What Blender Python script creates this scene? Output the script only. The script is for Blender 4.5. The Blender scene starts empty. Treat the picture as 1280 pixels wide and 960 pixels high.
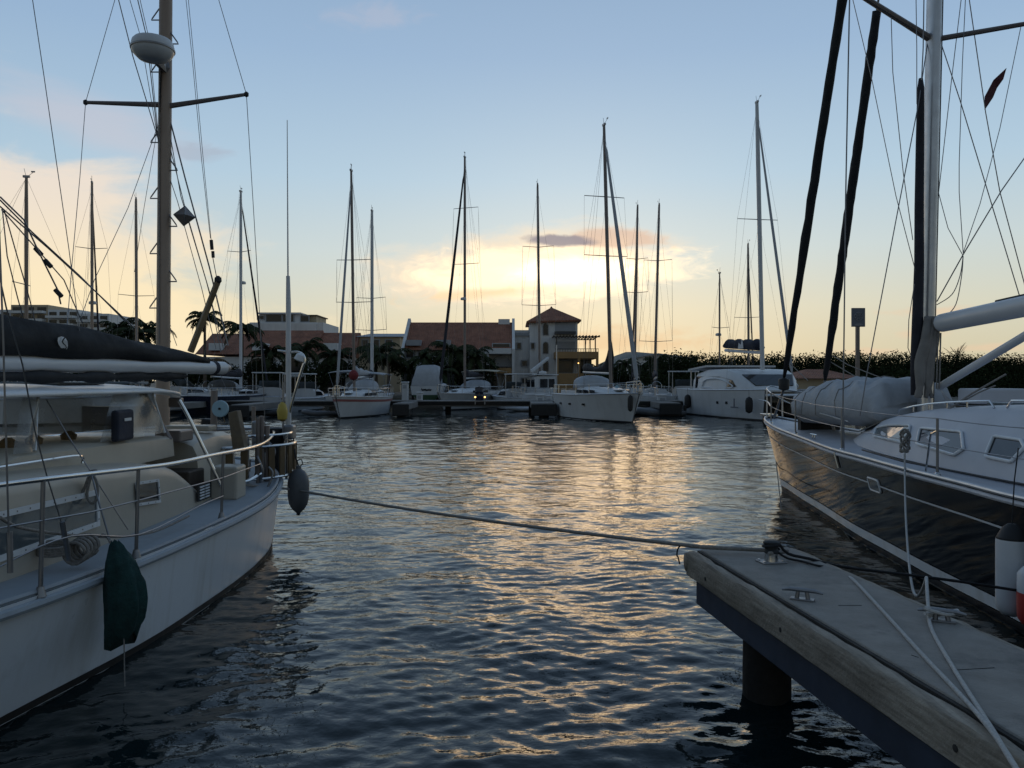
import bpy, math, random
import numpy as np
from mathutils import Vector, Matrix
S = bpy.context.scene
COL = S.collection
R = math.radians
random.seed(7)
# ------------------------------------------------------------------ camera
CAMH, HOR, F = 2.4, 476.0, 1000.0
cam_d = bpy.data.cameras.new("camera"); cam = bpy.data.objects.new("camera", cam_d); COL.objects.link(cam)
cam.location = (0, 0, CAMH); cam.rotation_euler = (R(90), 0, 0)
cam_d.sensor_width = 36; cam_d.lens = 36 * F / 1280; cam_d.shift_y = -4 / 1280
cam_d.clip_start = .05; cam_d.clip_end = 5000
S.camera = cam
# ------------------------------------------------------------------ sky
SUN_EL, SUN_AZ = 8.0, 5.0           # the sun stands low behind the cloud, a little right of straight ahead
world = bpy.data.worlds.new("World"); S.world = world; world.use_nodes = True
def build_sky():
    nt = world.node_tree; N = nt.nodes; L = nt.links; N.clear()
    def n(t, **k):
        o = N.new(t)
        for a, b in k.items(): setattr(o, a, b)
        return o
    def m(op, a, b=None, clamp=False):
        o = n('ShaderNodeMath', operation=op, use_clamp=clamp)
        for i, v in enumerate((a, b)):
            if v is None: continue
            if isinstance(v, (int, float)): o.inputs[i].default_value = v
            else: L.new(v, o.inputs[i])
        return o.outputs[0]
    def mr(v, a, b, c=0., d=1., sm=True):
        o = n('ShaderNodeMapRange', interpolation_type='SMOOTHSTEP' if sm else 'LINEAR')
        L.new(v, o.inputs[0])
        for i, x in enumerate((a, b, c, d)): o.inputs[i + 1].default_value = x
        return o.outputs[0]
    def mix(f, a, b, bt='MIX'):
        o = n('ShaderNodeMix', data_type='RGBA', blend_type=bt)
        for s, v in ((0, f), (6, a), (7, b)):
            if isinstance(v, (int, float)): o.inputs[s].default_value = v
            elif isinstance(v, tuple): o.inputs[s].default_value = (*v, 1)
            else: L.new(v, o.inputs[s])
        return o.outputs[2]
    sky = n('ShaderNodeTexSky', sky_type='NISHITA', sun_disc=False, sun_elevation=R(SUN_EL), sun_rotation=R(SUN_AZ),
            altitude=0, air_density=1.0, dust_density=SKY_DUST, ozone_density=1.6)
    tc = n('ShaderNodeTexCoord'); sep = n('ShaderNodeSeparateXYZ'); L.new(tc.outputs['Generated'], sep.inputs[0])
    x, y, z = sep.outputs
    az = m('MULTIPLY', m('ARCTAN2', x, y), 180 / math.pi)      # degrees right of straight ahead
    el = m('MULTIPLY', m('ARCSINE', z), 180 / math.pi)
    cv = n('ShaderNodeCombineXYZ'); L.new(az, cv.inputs[0]); L.new(el, cv.inputs[1])
    def noise(sx, sy, detail, off=0., rough=.55, dist=0.):
        mp = n('ShaderNodeMapping'); L.new(cv.outputs[0], mp.inputs[0])
        mp.inputs['Scale'].default_value = (sx, sy, 1); mp.inputs['Location'].default_value = (off, off * .7, off)
        o = n('ShaderNodeTexNoise'); L.new(mp.outputs[0], o.inputs[0]); o.inputs['Scale'].default_value = 1
        o.inputs['Detail'].default_value = detail; o.inputs['Roughness'].default_value = rough; o.inputs['Distortion'].default_value = dist
        return o.outputs[0]
    def ell(ca, ce, ra, re, tilt=0.):                          # 1 inside an ellipse of sky, 0 outside, soft
        a = m('SUBTRACT', az, ca); e = m('SUBTRACT', el, ce)
        e = m('SUBTRACT', e, m('MULTIPLY', a, tilt))
        d = m('ADD', m('POWER', m('DIVIDE', a, ra), 2), m('POWER', m('DIVIDE', e, re), 2))
        return m('SUBTRACT', 1, m('SQRT', d))
    # the clear sky, evening blue above and straw near the horizon
    g = n('ShaderNodeValToRGB'); L.new(mr(el, -2, 60, 0, 1, False), g.inputs[0])
    cr = g.color_ramp
    stops = SKY_STOPS
    while len(cr.elements) < len(stops): cr.elements.new(.5)
    for e, (p, c) in zip(cr.elements, stops): e.position = (p + 2) / 62; e.color = (*c, 1)
    skym = mix(1., sky.outputs[0], (SKY_K, SKY_K, SKY_K), 'MULTIPLY')
    base = mix(SKY_MIX, skym, g.outputs[0])
    # away from the sunset the sky is dimmer
    far = m('ABSOLUTE', m('SUBTRACT', az, SUN_AZ))
    dim = mr(far, 25, 130, 1, .5)
    dv = n('ShaderNodeCombineXYZ')
    for i in range(3): L.new(dim, dv.inputs[i])
    base = mix(1., base, dv.outputs[0], 'MULTIPLY')
    # warm glow low around the sun
    gl = mr(ell(6, 3.2, 32, 6.5), 0, 1, 0, .2)
    base = mix(gl, base, (.93, .68, .38))
    # the big soft cream cloud low on the left
    n1 = noise(.10, .22, 7, 3.1, .55, .4); n2 = noise(.35, .8, 6, 9.2, .6, .6); n3 = noise(.06, .35, 5, 1.4, .5, .3)
    c1 = m('ADD', ell(-32, 7.0, 22, 9.5, -.34), m('MULTIPLY', m('SUBTRACT', n1, .5), 1.6))
    c1 = mr(m('ADD', c1, m('MULTIPLY', m('SUBTRACT', n2, .5), .35)), .05, .5, 0, .95)
    warm1 = mix(mr(el, 5, 13), (1.0, .83, .54), (.86, .75, .64))
    base = mix(c1, base, warm1)
    # thin wisps higher up on the left, one dusky scrap
    c2 = m('ADD', ell(-27, 15.8, 11, 2.6, -.22), m('MULTIPLY', m('SUBTRACT', n3, .5), 2.2))
    base = mix(mr(c2, .1, .9, 0, .5), base, (.62, .58, .63))
    c3 = m('ADD', ell(-21.8, 14.9, 3.2, 1.0), m('MULTIPLY', m('SUBTRACT', n2, .5), 1.6))
    base = mix(mr(c3, .2, .8, 0, .45), base, (.40, .42, .50))
    c3 = m('ADD', ell(-10, 24.3, 5, 1.3, .1), m('MULTIPLY', m('SUBTRACT', n2, .5), 1.8))
    base = mix(mr(c3, .15, .9, 0, .25), base, (.62, .56, .60))
    # a bank of cream cloud round the sun
    c4 = m('ADD', ell(.5, 7.6, 16, 3.7, .08), m('MULTIPLY', m('SUBTRACT', n1, .5), 1.5))
    c4 = mr(m('ADD', c4, m('MULTIPLY', m('SUBTRACT', n2, .5), .6)), .05, .6, 0, .9)
    base = mix(c4, base, (1.0, .82, .60))
    # its core, where the hidden sun burns it white
    c5 = m('ADD', ell(2.6, 7.7, 12, 2.5, .03), m('MULTIPLY', m('SUBTRACT', n2, .5), 1.3))
    base = mix(mr(c5, .0, .55), base, CORE_COL)
    c5b = m('ADD', ell(4.2, 7.7, 6.5, 1.6, .04), m('MULTIPLY', m('SUBTRACT', n2, .5), 1.0))
    base = mix(mr(c5b, .1, .8), base, HOT_COL)
    # its shadowed top and underside, orange-edged
    c6 = m('ADD', ell(7.6, 10.0, 5.2, 1.0, -.05), m('MULTIPLY', m('SUBTRACT', n2, .5), 1.5))
    base = mix(mr(c6, .1, .6, 0, .75), base, (.78, .54, .40))
    c6 = m('ADD', ell(3.3, 9.95, 3.2, .55, -.03), m('MULTIPLY', m('SUBTRACT', n2, .5), 1.3))
    base = mix(mr(c6, .05, .5, 0, .9), base, (.34, .30, .33))
    c7 = m('ADD', ell(-1.5, 6.3, 9, .7, .08), m('MULTIPLY', m('SUBTRACT', n2, .5), 2.4))
    base = mix(mr(c7, .1, .9, 0, .6), base, (.95, .66, .36))
    c8 = m('ADD', ell(8.5, 2.8, 11, 1.3), m('MULTIPLY', m('SUBTRACT', n2, .5), 2.6))
    base = mix(mr(c8, .2, 1.1, 0, .5), base, (.88, .56, .30))
    # small peach streaks low on the right
    for (a, e, ra, re) in ((28.5, 4.4, 5, .5), (31, 2.0, 4.5, .4), (27, 3.0, 2.2, .5), (24, 1.9, 4, .35)):
        c9 = m('ADD', ell(a, e, ra, re), m('MULTIPLY', m('SUBTRACT', n2, .5), 1.8))
        base = mix(mr(c9, .1, .8, 0, .5), base, (.84, .60, .40))
    base = mix(1., base, (10., 10., 10.), 'MULTIPLY')
    bg = n('ShaderNodeBackground'); L.new(base, bg.inputs[0]); bg.inputs[1].default_value = SKY_STRENGTH
    out = n('ShaderNodeOutputWorld'); L.new(bg.outputs[0], out.inputs[0])
SKY_STRENGTH, SKY_DUST = .1, 1.5
SKY_K, SKY_MIX = .10, .95
SKY_STOPS = [(-2, (.58, .52, .35)), (1.5, (.62, .575, .41)), (5, (.66, .66, .54)), (9, (.58, .67, .68)), (14, (.45, .61, .74)), (22, (.325, .475, .67)), (32, (.245, .375, .56)), (60, (.155, .245, .38))]
CORE_COL, HOT_COL = (1.45, 1.16, .78), (2.2, 1.8, 1.25)
build_sky()
# ------------------------------------------------------------------ sun, exposure
sd = bpy.data.lights.new("sun", 'SUN'); sd.energy = .06; sd.angle = R(15); sd.color = (1.0, .60, .26)
sun = bpy.data.objects.new("sun", sd); COL.objects.link(sun)
sun.rotation_euler = (R(90 - SUN_EL), 0, R(180 - SUN_AZ)); sun.location = (0, 0, 40)
vs = S.view_settings; vs.view_transform = 'Standard'; vs.look = 'None'; vs.gamma = 1; vs.exposure = 0.0; vs.use_curve_mapping = False
S.render.engine = 'CYCLES'; S.cycles.max_bounces = 6; S.cycles.transparent_max_bounces = 12; S.cycles.caustics_reflective = False; S.cycles.caustics_refractive = False
# ------------------------------------------------------------------ helpers
def P(px, py, Y):                      # the point that far ahead (Y metres) seen at that photo pixel
    return Vector(((px - 640) / F * Y, Y, CAMH + (HOR - py) / F * Y))
ORG = {}
MATS = {}
def mat(name, col, rough=.5, metal=0., var=.12, vscale=3., bump=0., bscale=20., spec=.5, coat=0., stain=None, streak=None, emit=None, grain=None):
    m = bpy.data.materials.new(name); m.use_nodes = True
    nt = m.node_tree; N = nt.nodes; L = nt.links
    b = N['Principled BSDF']
    b.inputs['Roughness'].default_value = rough; b.inputs['Metallic'].default_value = metal
    b.inputs['Specular IOR Level'].default_value = spec; b.inputs['Coat Weight'].default_value = coat; b.inputs['Coat Roughness'].default_value = .06
    tc = N.new('ShaderNodeTexCoord'); src = tc.outputs['Object']
    def nz(scale, detail=5, rough=.6, st=(1, 1, 1)):
        mp = N.new('ShaderNodeMapping'); L.new(src, mp.inputs[0]); mp.inputs['Scale'].default_value = st
        o = N.new('ShaderNodeTexNoise'); L.new(mp.outputs[0], o.inputs[0])
        o.inputs['Scale'].default_value = scale; o.inputs['Detail'].default_value = detail; o.inputs['Roughness'].default_value = rough
        return o.outputs[0]
    def ramp(v, a, c, lo, hi):
        o = N.new('ShaderNodeMapRange'); L.new(v, o.inputs[0])
        for i, x in enumerate((a, c, lo, hi)): o.inputs[i + 1].default_value = x
        return o.outputs[0]
    def mx(f, a, c, bt='MIX'):
        o = N.new('ShaderNodeMix'); o.data_type = 'RGBA'; o.blend_type = bt
        for s, v in ((0, f), (6, a), (7, c)):
            if isinstance(v, (int, float)): o.inputs[s].default_value = v
            elif isinstance(v, tuple): o.inputs[s].default_value = (*v, 1)
            else: L.new(v, o.inputs[s])
        return o.outputs[2]
    dark = tuple(c * (1 - var) for c in col); light = tuple(min(1, c * (1 + var)) for c in col)
    c = mx(ramp(nz(vscale), .3, .7, 0, 1), dark, light)
    if grain:                          # long streaks along one axis: wood
        c = mx(ramp(nz(grain[0], 6, .7, grain[1]), .35, .65, 0, .7), c, grain[2])
    if stain: c = mx(ramp(nz(stain[0], 8, .65), stain[1], stain[1] + .15, 0, stain[3] if len(stain) > 3 else .8), c, stain[2])
    if streak: c = mx(ramp(nz(streak[0], 6, .6, (1, 1, .08)), .52, .75, 0, streak[1]), c, streak[2])
    L.new(c, b.inputs['Base Color'])
    rr = ramp(nz(vscale * 2.3), .3, .7, max(0, rough - .07), min(1, rough + .1)); L.new(rr, b.inputs['Roughness'])
    if bump:
        bm = N.new('ShaderNodeBump'); bm.inputs['Strength'].default_value = bump; bm.inputs['Distance'].default_value = .02
        L.new(nz(bscale, 4), bm.inputs['Height']); L.new(bm.outputs[0], b.inputs['Normal'])
    if emit:
        b.inputs['Emission Color'].default_value = (*emit[0], 1); b.inputs['Emission Strength'].default_value = emit[1]
    MATS[name] = m
    return m
class MB:                              # collects vertices and faces, links them as ONE mesh object
    def __init__(s): s.v = []; s.f = []
    def add(s, vs, fs):
        k = len(s.v); s.v += [tuple(v) for v in vs]; s.f += [tuple(i + k for i in f) for f in fs]; return s
    def loft(s, rings, closed=True, caps=True):
        n = len(rings[0]); vs = [p for r in rings for p in r]; fs = []
        for i in range(len(rings) - 1):
            for j in range(n if closed else n - 1):
                j2 = (j + 1) % n
                fs.append((i * n + j, i * n + j2, (i + 1) * n + j2, (i + 1) * n + j))
        if caps and closed:
            fs.append(tuple(reversed(range(n)))); fs.append(tuple((len(rings) - 1) * n + j for j in range(n)))
        return s.add(vs, fs)
    def tube(s, pts, r, n=8, caps=True):
        pts = [Vector(p) for p in pts]
        rs = r if isinstance(r, (list, tuple)) else [r] * len(pts)
        t0 = (pts[1] - pts[0]).normalized(); ref = Vector((0, 0, 1)) if abs(t0.z) < .9 else Vector((0, 1, 0))
        u = t0.cross(ref).normalized(); rings = []
        for i, p in enumerate(pts):
            t = (pts[min(i + 1, len(pts) - 1)] - pts[max(i - 1, 0)]).normalized()
            u = (u - t * u.dot(t)).normalized(); w = t.cross(u)
            rings.append([p + (u * math.cos(a) + w * math.sin(a)) * rs[i] for a in (2 * math.pi * k / n for k in range(n))])
        return s.loft(rings, True, caps)
    def box(s, c, d, rz=0., tilt=None):
        M = Matrix.Rotation(rz, 3, 'Z')
        if tilt is not None: M = M @ tilt
        c = Vector(c); vs = [c + M @ Vector((x * d[0] / 2, y * d[1] / 2, z * d[2] / 2)) for x in (-1, 1) for y in (-1, 1) for z in (-1, 1)]
        return s.add(vs, [(0, 1, 3, 2), (4, 6, 7, 5), (0, 4, 5, 1), (2, 3, 7, 6), (0, 2, 6, 4), (1, 5, 7, 3)])
    def box2(s, a, b):
        return s.box([(p + q) / 2 for p, q in zip(a, b)], [abs(q - p) for p, q in zip(a, b)])
    def prism(s, poly, vec):           # a flat outline pushed along vec
        vec = Vector(vec); a = [Vector(p) for p in poly]
        return s.loft([a, [p + vec for p in a]], True, True)
    def lathe(s, prof, o=(0, 0, 0), ax=(0, 0, 1), n=16):
        o = Vector(o); ax = Vector(ax).normalized(); q = Vector((0, 0, 1)).rotation_difference(ax)
        rings = [[o + q @ Vector((r * math.cos(2 * math.pi * k / n), r * math.sin(2 * math.pi * k / n), z)) for k in range(n)] for r, z in prof]
        return s.loft(rings, True, True)
    def grid(s, rows):
        return s.loft(rows, False, False)
    def build(s, name, m, parent=None, smooth=False, bevel=0., solid=0., loc=None, subsurf=0):
        o0 = Vector((0, 0, 0))
        if parent is not None:
            top = parent
            while top.parent: top = top.parent
            o0 = ORG.get(top.name, o0)
        elif loc is not None: o0 = Vector(loc)
        me = bpy.data.meshes.new(name)
        me.from_pydata([tuple(Vector(v) - o0) for v in s.v], [], s.f); me.update()
        me.materials.append(m)
        o = bpy.data.objects.new(name, me); COL.objects.link(o)
        if parent is not None: o.parent = parent
        elif loc is not None: o.location = loc
        if smooth:
            me.polygons.foreach_set('use_smooth', [True] * len(me.polygons))
            if smooth != 'all': me.set_sharp_from_angle(angle=R(40))
        if solid:
            k = o.modifiers.new('solid', 'SOLIDIFY'); k.thickness = solid; k.offset = 0
        if bevel:
            k = o.modifiers.new('bevel', 'BEVEL'); k.width = bevel; k.segments = 2; k.limit_method = 'ANGLE'; k.angle_limit = R(35)
        if subsurf:
            k = o.modifiers.new('sub', 'SUBSURF'); k.levels = k.render_levels = subsurf
        return o
def tag(o, label, cat=None, group=None, kind=None):
    o['label'] = label
    if cat: o['category'] = cat
    if group: o['group'] = group
    if kind: o['kind'] = kind
    return o
def thing(name, label, cat, loc, rz=0., group=None, worldly=False):   # worldly: its parts are given in world coordinates
    o = bpy.data.objects.new(name, None); COL.objects.link(o); o.location = loc; o.rotation_euler = (0, 0, rz); o.empty_display_size = .2
    tag(o, label, cat, group)
    if worldly: ORG[o.name] = Vector(loc)
    return o
def copy_tree(o, parent=None):
    c = o.copy(); COL.objects.link(c); c.parent = parent
    for ch in list(o.children): copy_tree(ch, c)
    return c
def bez(p, n=12):                      # a smooth curve through the points (Catmull-Rom)
    p = [Vector(q) for q in p]; out = []
    for i in range(len(p) - 1):
        a, b, c, d = p[max(i - 1, 0)], p[i], p[i + 1], p[min(i + 2, len(p) - 1)]
        for k in range(n):
            t = k / n
            out.append(.5 * ((2 * b) + (c - a) * t + (2 * a - 5 * b + 4 * c - d) * t * t + (3 * b - a - 3 * c + d) * t ** 3))
    return out + [p[-1]]
def sag(a, b, d, n=14):                # a rope hanging between two points
    a, b = Vector(a), Vector(b)
    return [a.lerp(b, t) - Vector((0, 0, 4 * d * t * (1 - t))) for t in (k / n for k in range(n + 1))]
def wire(name, pts, r, m, parent, n=5, smooth=True):
    return MB().tube(pts, r, n).build(name, m, parent, smooth=smooth)
def cint(xs, ys):                      # smooth interpolation through samples
    xs = list(xs); ys = list(ys)
    d = [0] * len(xs)
    for i in range(len(xs)):
        a, b = max(i - 1, 0), min(i + 1, len(xs) - 1); d[i] = (ys[b] - ys[a]) / (xs[b] - xs[a])
    def f(x):
        if x <= xs[0]: return ys[0]
        if x >= xs[-1]: return ys[-1]
        i = max(k for k in range(len(xs)) if xs[k] <= x); h = xs[i + 1] - xs[i]; t = (x - xs[i]) / h
        return (2 * t**3 - 3 * t * t + 1) * ys[i] + (t**3 - 2 * t * t + t) * h * d[i] + (-2 * t**3 + 3 * t * t) * ys[i + 1] + (t**3 - t * t) * h * d[i + 1]
    return f
class Hull:
    # a0/a1: ends along the keel line as functions of t (0 waterline, 1 sheer); hs/hw: half-breadths at sheer and waterline over u (0 first end, 1 last end); zs: sheer height over u
    def __init__(s, fr, a0, a1, hs, hw, zs, p=1.25): s.fr, s.a0, s.a1, s.hs, s.hw, s.zs, s.p = fr, a0, a1, hs, hw, zs, p
    def pt(s, u, t, side, off=0.):
        tt = min(max(t, 0), 1.2)
        a = s.a0(tt) + u * (s.a1(tt) - s.a0(tt)); w, h = s.hw(u), s.hs(u)
        b = w + (h - w) * tt ** s.p if t >= 0 else w * (1 + .8 * t)
        return s.fr(a, side * (b + off), t * s.zs(u) if t >= 0 else t * .6)
    def us(s, n): return [.5 - .5 * math.cos(math.pi * k / n) for k in range(n + 1)]
    def topsides(s, n=40, nt=8, t0=-.9):
        ts = [t0] + [t0 * .4] + [k / nt for k in range(nt + 1)]
        return MB().grid([[s.pt(u, t, 1) for t in reversed(ts)] + [s.pt(u, t, -1) for t in ts] for u in s.us(n)])
    def strip(s, z0, z1, off, n=40, u0=0., u1=1.):
        b = MB()
        for side in (1, -1):
            rows = []
            for k in range(n + 1):
                u = u0 + (u1 - u0) * (.5 - .5 * math.cos(math.pi * k / n)); h = s.zs(u)
                za, zb = (z0(u) if callable(z0) else z0) / h, (z1(u) if callable(z1) else z1) / h
                rows.append([s.pt(u, za + (zb - za) * j / 3, side, off) for j in range(4)])
            b.grid(rows)
        return b
    def deck(s, drop=.02, camber=.06, n=40, u0=0., u1=1.):
        rows = []
        for k in range(n + 1):
            u = u0 + (u1 - u0) * (.5 - .5 * math.cos(math.pi * k / n))
            a = s.a0(1) + u * (s.a1(1) - s.a0(1)); h = max(s.hs(u) - .01, .004)
            rows.append([s.fr(a, h * j / 4, s.zs(u) - drop + camber * (1 - (j / 4) ** 2) * min(1, h)) for j in range(-4, 5)])
        return MB().grid(rows)
    def rail(s, r, lift=0., n=60, off=0., nn=6):
        b = MB()
        for side in (1, -1):
            b.tube([s.pt(u, 1, side, off) + Vector((0, 0, lift)) for u in s.us(n)], r, nn)
        return b
def frame(o, f):
    o = Vector(o); f = Vector((f[0], f[1], 0)).normalized(); l = Vector((-f.y, f.x, 0))
    return lambda a, b, z: o + f * a + l * b + Vector((0, 0, z))
# ------------------------------------------------------------------ materials
mat('white_gel', (.70, .72, .74), .34, var=.06, vscale=.8, streak=(3.2, .5, (.40, .37, .31)), stain=(1.6, .58, (.50, .50, .49), .6))
mat('white_far', (.60, .61, .62), .4, var=.08, vscale=.6, streak=(2, .3, (.35, .33, .3)))
mat('deck_grey', (.30, .335, .37), .6, var=.08, vscale=2, stain=(3, .58, (.16, .17, .18), .5))
mat('white_deck', (.50, .51, .55), .5, var=.05, vscale=1.5, stain=(2.5, .6, (.32, .32, .34), .35))
mat('beige', (.44, .40, .335), .42, var=.06, vscale=1.2, streak=(3, .3, (.3, .26, .2)))
mat('black_gel', (.005, .005, .006), .05, var=.1, vscale=.5, spec=.14)
mat('boot_black', (.010, .010, .012), .5)
mat('boot_dark', (.03, .026, .022), .6, var=.4, vscale=4)
mat('alu', (.55, .55, .56), .38, .75, var=.08, vscale=2)
mat('alu_paint', (.62, .63, .65), .35, var=.05, vscale=1)
mat('mast_dark', (.20, .17, .16), .4, .3, var=.15, vscale=2)
mat('mast_tan', (.34, .25, .19), .45, var=.1, vscale=1.2, streak=(6, .5, (.22, .15, .11)))
mat('steel', (.62, .61, .60), .18, 1., var=.05)
mat('steel_dull', (.25, .25, .26), .4, .8, var=.15)
mat('wire_m', (.19, .19, .20), .4, .6, var=.1)
mat('rope_grey', (.26, .24, .22), .9, var=.25, vscale=40, bump=.5, bscale=90)
mat('rope_white', (.50, .49, .47), .9, var=.2, vscale=60, bump=.6, bscale=120)
mat('rope_black', (.012, .012, .014), .8)
mat('black_canvas', (.010, .011, .014), .75, var=.3, vscale=2.5, bump=.5, bscale=6)
mat('navy_canvas', (.022, .026, .042), .85, var=.25, vscale=3, bump=.5, bscale=8)
mat('dark_sail', (.030, .029, .038), .85, var=.3, vscale=3, bump=.5, bscale=6)
mat('grey_canvas', (.40, .415, .44), .8, var=.1, vscale=2.5, bump=1., bscale=4)
mat('taupe_canvas', (.25, .23, .21), .85, var=.2, vscale=4, bump=.8, bscale=8)
mat('cream_canvas', (.46, .41, .31), .8, var=.12, vscale=3, bump=.3, bscale=8)
mat('green_cloth', (.014, .050, .048), .9, var=.35, vscale=8, bump=.9, bscale=22)
mat('glass_dark', (.012, .014, .018), .05, var=.1, spec=.7)
mat('glass_grey', (.10, .12, .13), .08, var=.15, vscale=5, spec=.7)
mat('rubber_grey', (.105, .108, .115), .5, var=.15, vscale=6)
mat('rubber_black', (.012, .012, .013), .6)
mat('fender_white', (.62, .63, .65), .4, var=.06, stain=(5, .6, (.4, .38, .36), .5))
mat('fender_red', (.42, .035, .03), .4, var=.15)
mat('red_cloth', (.20, .028, .03), .8, var=.25, vscale=10)
mat('yellow_plastic', (.45, .33, .06), .5)
mat('blue_plastic', (.30, .45, .52), .5, var=.1)
mat('flag_cloth', (.085, .022, .028), .8, var=.3, vscale=12)
mat('wood_olive', (.27, .195, .11), .55, var=.15, grain=(8, (1, 1, .1), (.12, .085, .04)))
mat('wood_brown', (.15, .10, .045), .6, var=.2, grain=(14, (1, 1, .12), (.08, .05, .025)))
mat('timber', (.34, .30, .245), .75, var=.2, vscale=2, grain=(16, (1.6, .07, 2.4), (.10, .08, .06)), stain=(5, .62, (.09, .08, .07), .6), bump=.5, bscale=30)
mat('concrete', (.27, .25, .225), .9, var=.16, vscale=5, stain=(2.6, .53, (.13, .125, .12), .8), bump=.5, bscale=70)
mat('dock_con', (.20, .19, .18), .9, var=.15, vscale=.8, stain=(1.3, .55, (.10, .10, .10), .7))
mat('beam_blue', (.030, .042, .068), .7, var=.25, vscale=3)
mat('dark_gap', (.03, .028, .026), .9, var=.4, vscale=14)
mat('pile_dark', (.018, .016, .014), .9, var=.4, vscale=5, bump=.6, bscale=15)
mat('stucco', (.68, .67, .66), .9, var=.07, vscale=.5, streak=(1.0, .35, (.33, .32, .31)))
mat('stucco_warm', (.46, .37, .25), .9, var=.1, vscale=.6, streak=(1.0, .35, (.28, .22, .15)))
mat('stucco_tan', (.36, .22, .10), .9, var=.1, vscale=.8)
mat('shutter', (.34, .35, .37), .7, var=.06)
mat('window_dark', (.018, .019, .022), .15, var=.2)
mat('railing', (.06, .06, .065), .6)
mat('wood_dark', (.05, .035, .025), .7)
mat('leaf_palm', (.034, .044, .020), .8, spec=.1, var=.4, vscale=2)
mat('leaf_hedge', (.026, .036, .016), .9, spec=.05, var=.5, vscale=.35)
mat('leaf_pine', (.040, .042, .028), .8, var=.3)
mat('bark', (.11, .085, .065), .9, var=.3, vscale=4, bump=.5)
mat('land', (.16, .14, .11), .95, var=.25, vscale=.3)
mat('hill_m', (.16, .17, .16), .95, var=.2, vscale=.02)
mat('lamp_glow', (.9, .6, .3), .5, emit=((1, .5, .15), 4))
mat('navy_gel', (.012, .016, .035), .2)
mat('green_bottom', (.035, .075, .03), .7, var=.2)
mat('pink_stripe', (.35, .13, .12), .4)
mat('sign_face', (.16, .17, .20), .6, var=.05)
mat('sign_mark', (.34, .34, .36), .6)
mat('logo_white', (.62, .62, .62), .7, var=.06)
def roof_mat():                        # clay barrel tiles: ribs down the slope
    m = mat('roof_tile', (.29, .12, .07), .85, var=.3, vscale=1.2, stain=(.8, .55, (.13, .05, .03), .6))
    nt = m.node_tree; b = nt.nodes['Principled BSDF']
    tc = nt.nodes.new('ShaderNodeTexCoord'); w = nt.nodes.new('ShaderNodeTexWave'); w.inputs['Scale'].default_value = 1.6; w.inputs['Distortion'].default_value = .6
    nt.links.new(tc.outputs['Object'], w.inputs[0])
    bm = nt.nodes.new('ShaderNodeBump'); bm.inputs['Strength'].default_value = .8; bm.inputs['Distance'].default_value = .08
    nt.links.new(w.outputs[1], bm.inputs['Height']); nt.links.new(bm.outputs[0], b.inputs['Normal'])
roof_mat()
def vinyl():
    m = bpy.data.materials.new('clear_vinyl'); m.use_nodes = True; nt = m.node_tree; N = nt.nodes; L = nt.links
    b = N['Principled BSDF']; b.inputs['Base Color'].default_value = (.42, .42, .41, 1); b.inputs['Roughness'].default_value = .15
    t = N.new('ShaderNodeBsdfTransparent'); t.inputs[0].default_value = (.78, .80, .80, 1)
    x = N.new('ShaderNodeMixShader'); nz = N.new('ShaderNodeTexNoise'); nz.inputs['Scale'].default_value = 2.2; nz.inputs['Detail'].default_value = 6
    tc = N.new('ShaderNodeTexCoord'); L.new(tc.outputs['Object'], nz.inputs[0])
    r = N.new('ShaderNodeMapRange'); L.new(nz.outputs[0], r.inputs[0])
    for i, v in enumerate((.3, .7, .22, .58)): r.inputs[i + 1].default_value = v
    L.new(r.outputs[0], x.inputs[0]); L.new(t.outputs[0], x.inputs[1]); L.new(b.outputs[0], x.inputs[2])
    bm = N.new('ShaderNodeBump'); bm.inputs['Strength'].default_value = .3; L.new(nz.outputs[0], bm.inputs['Height']); L.new(bm.outputs[0], b.inputs['Normal'])
    L.new(x.outputs[0], N['Material Output'].inputs[0]); MATS['clear_vinyl'] = m
vinyl()
M = MATS
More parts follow.
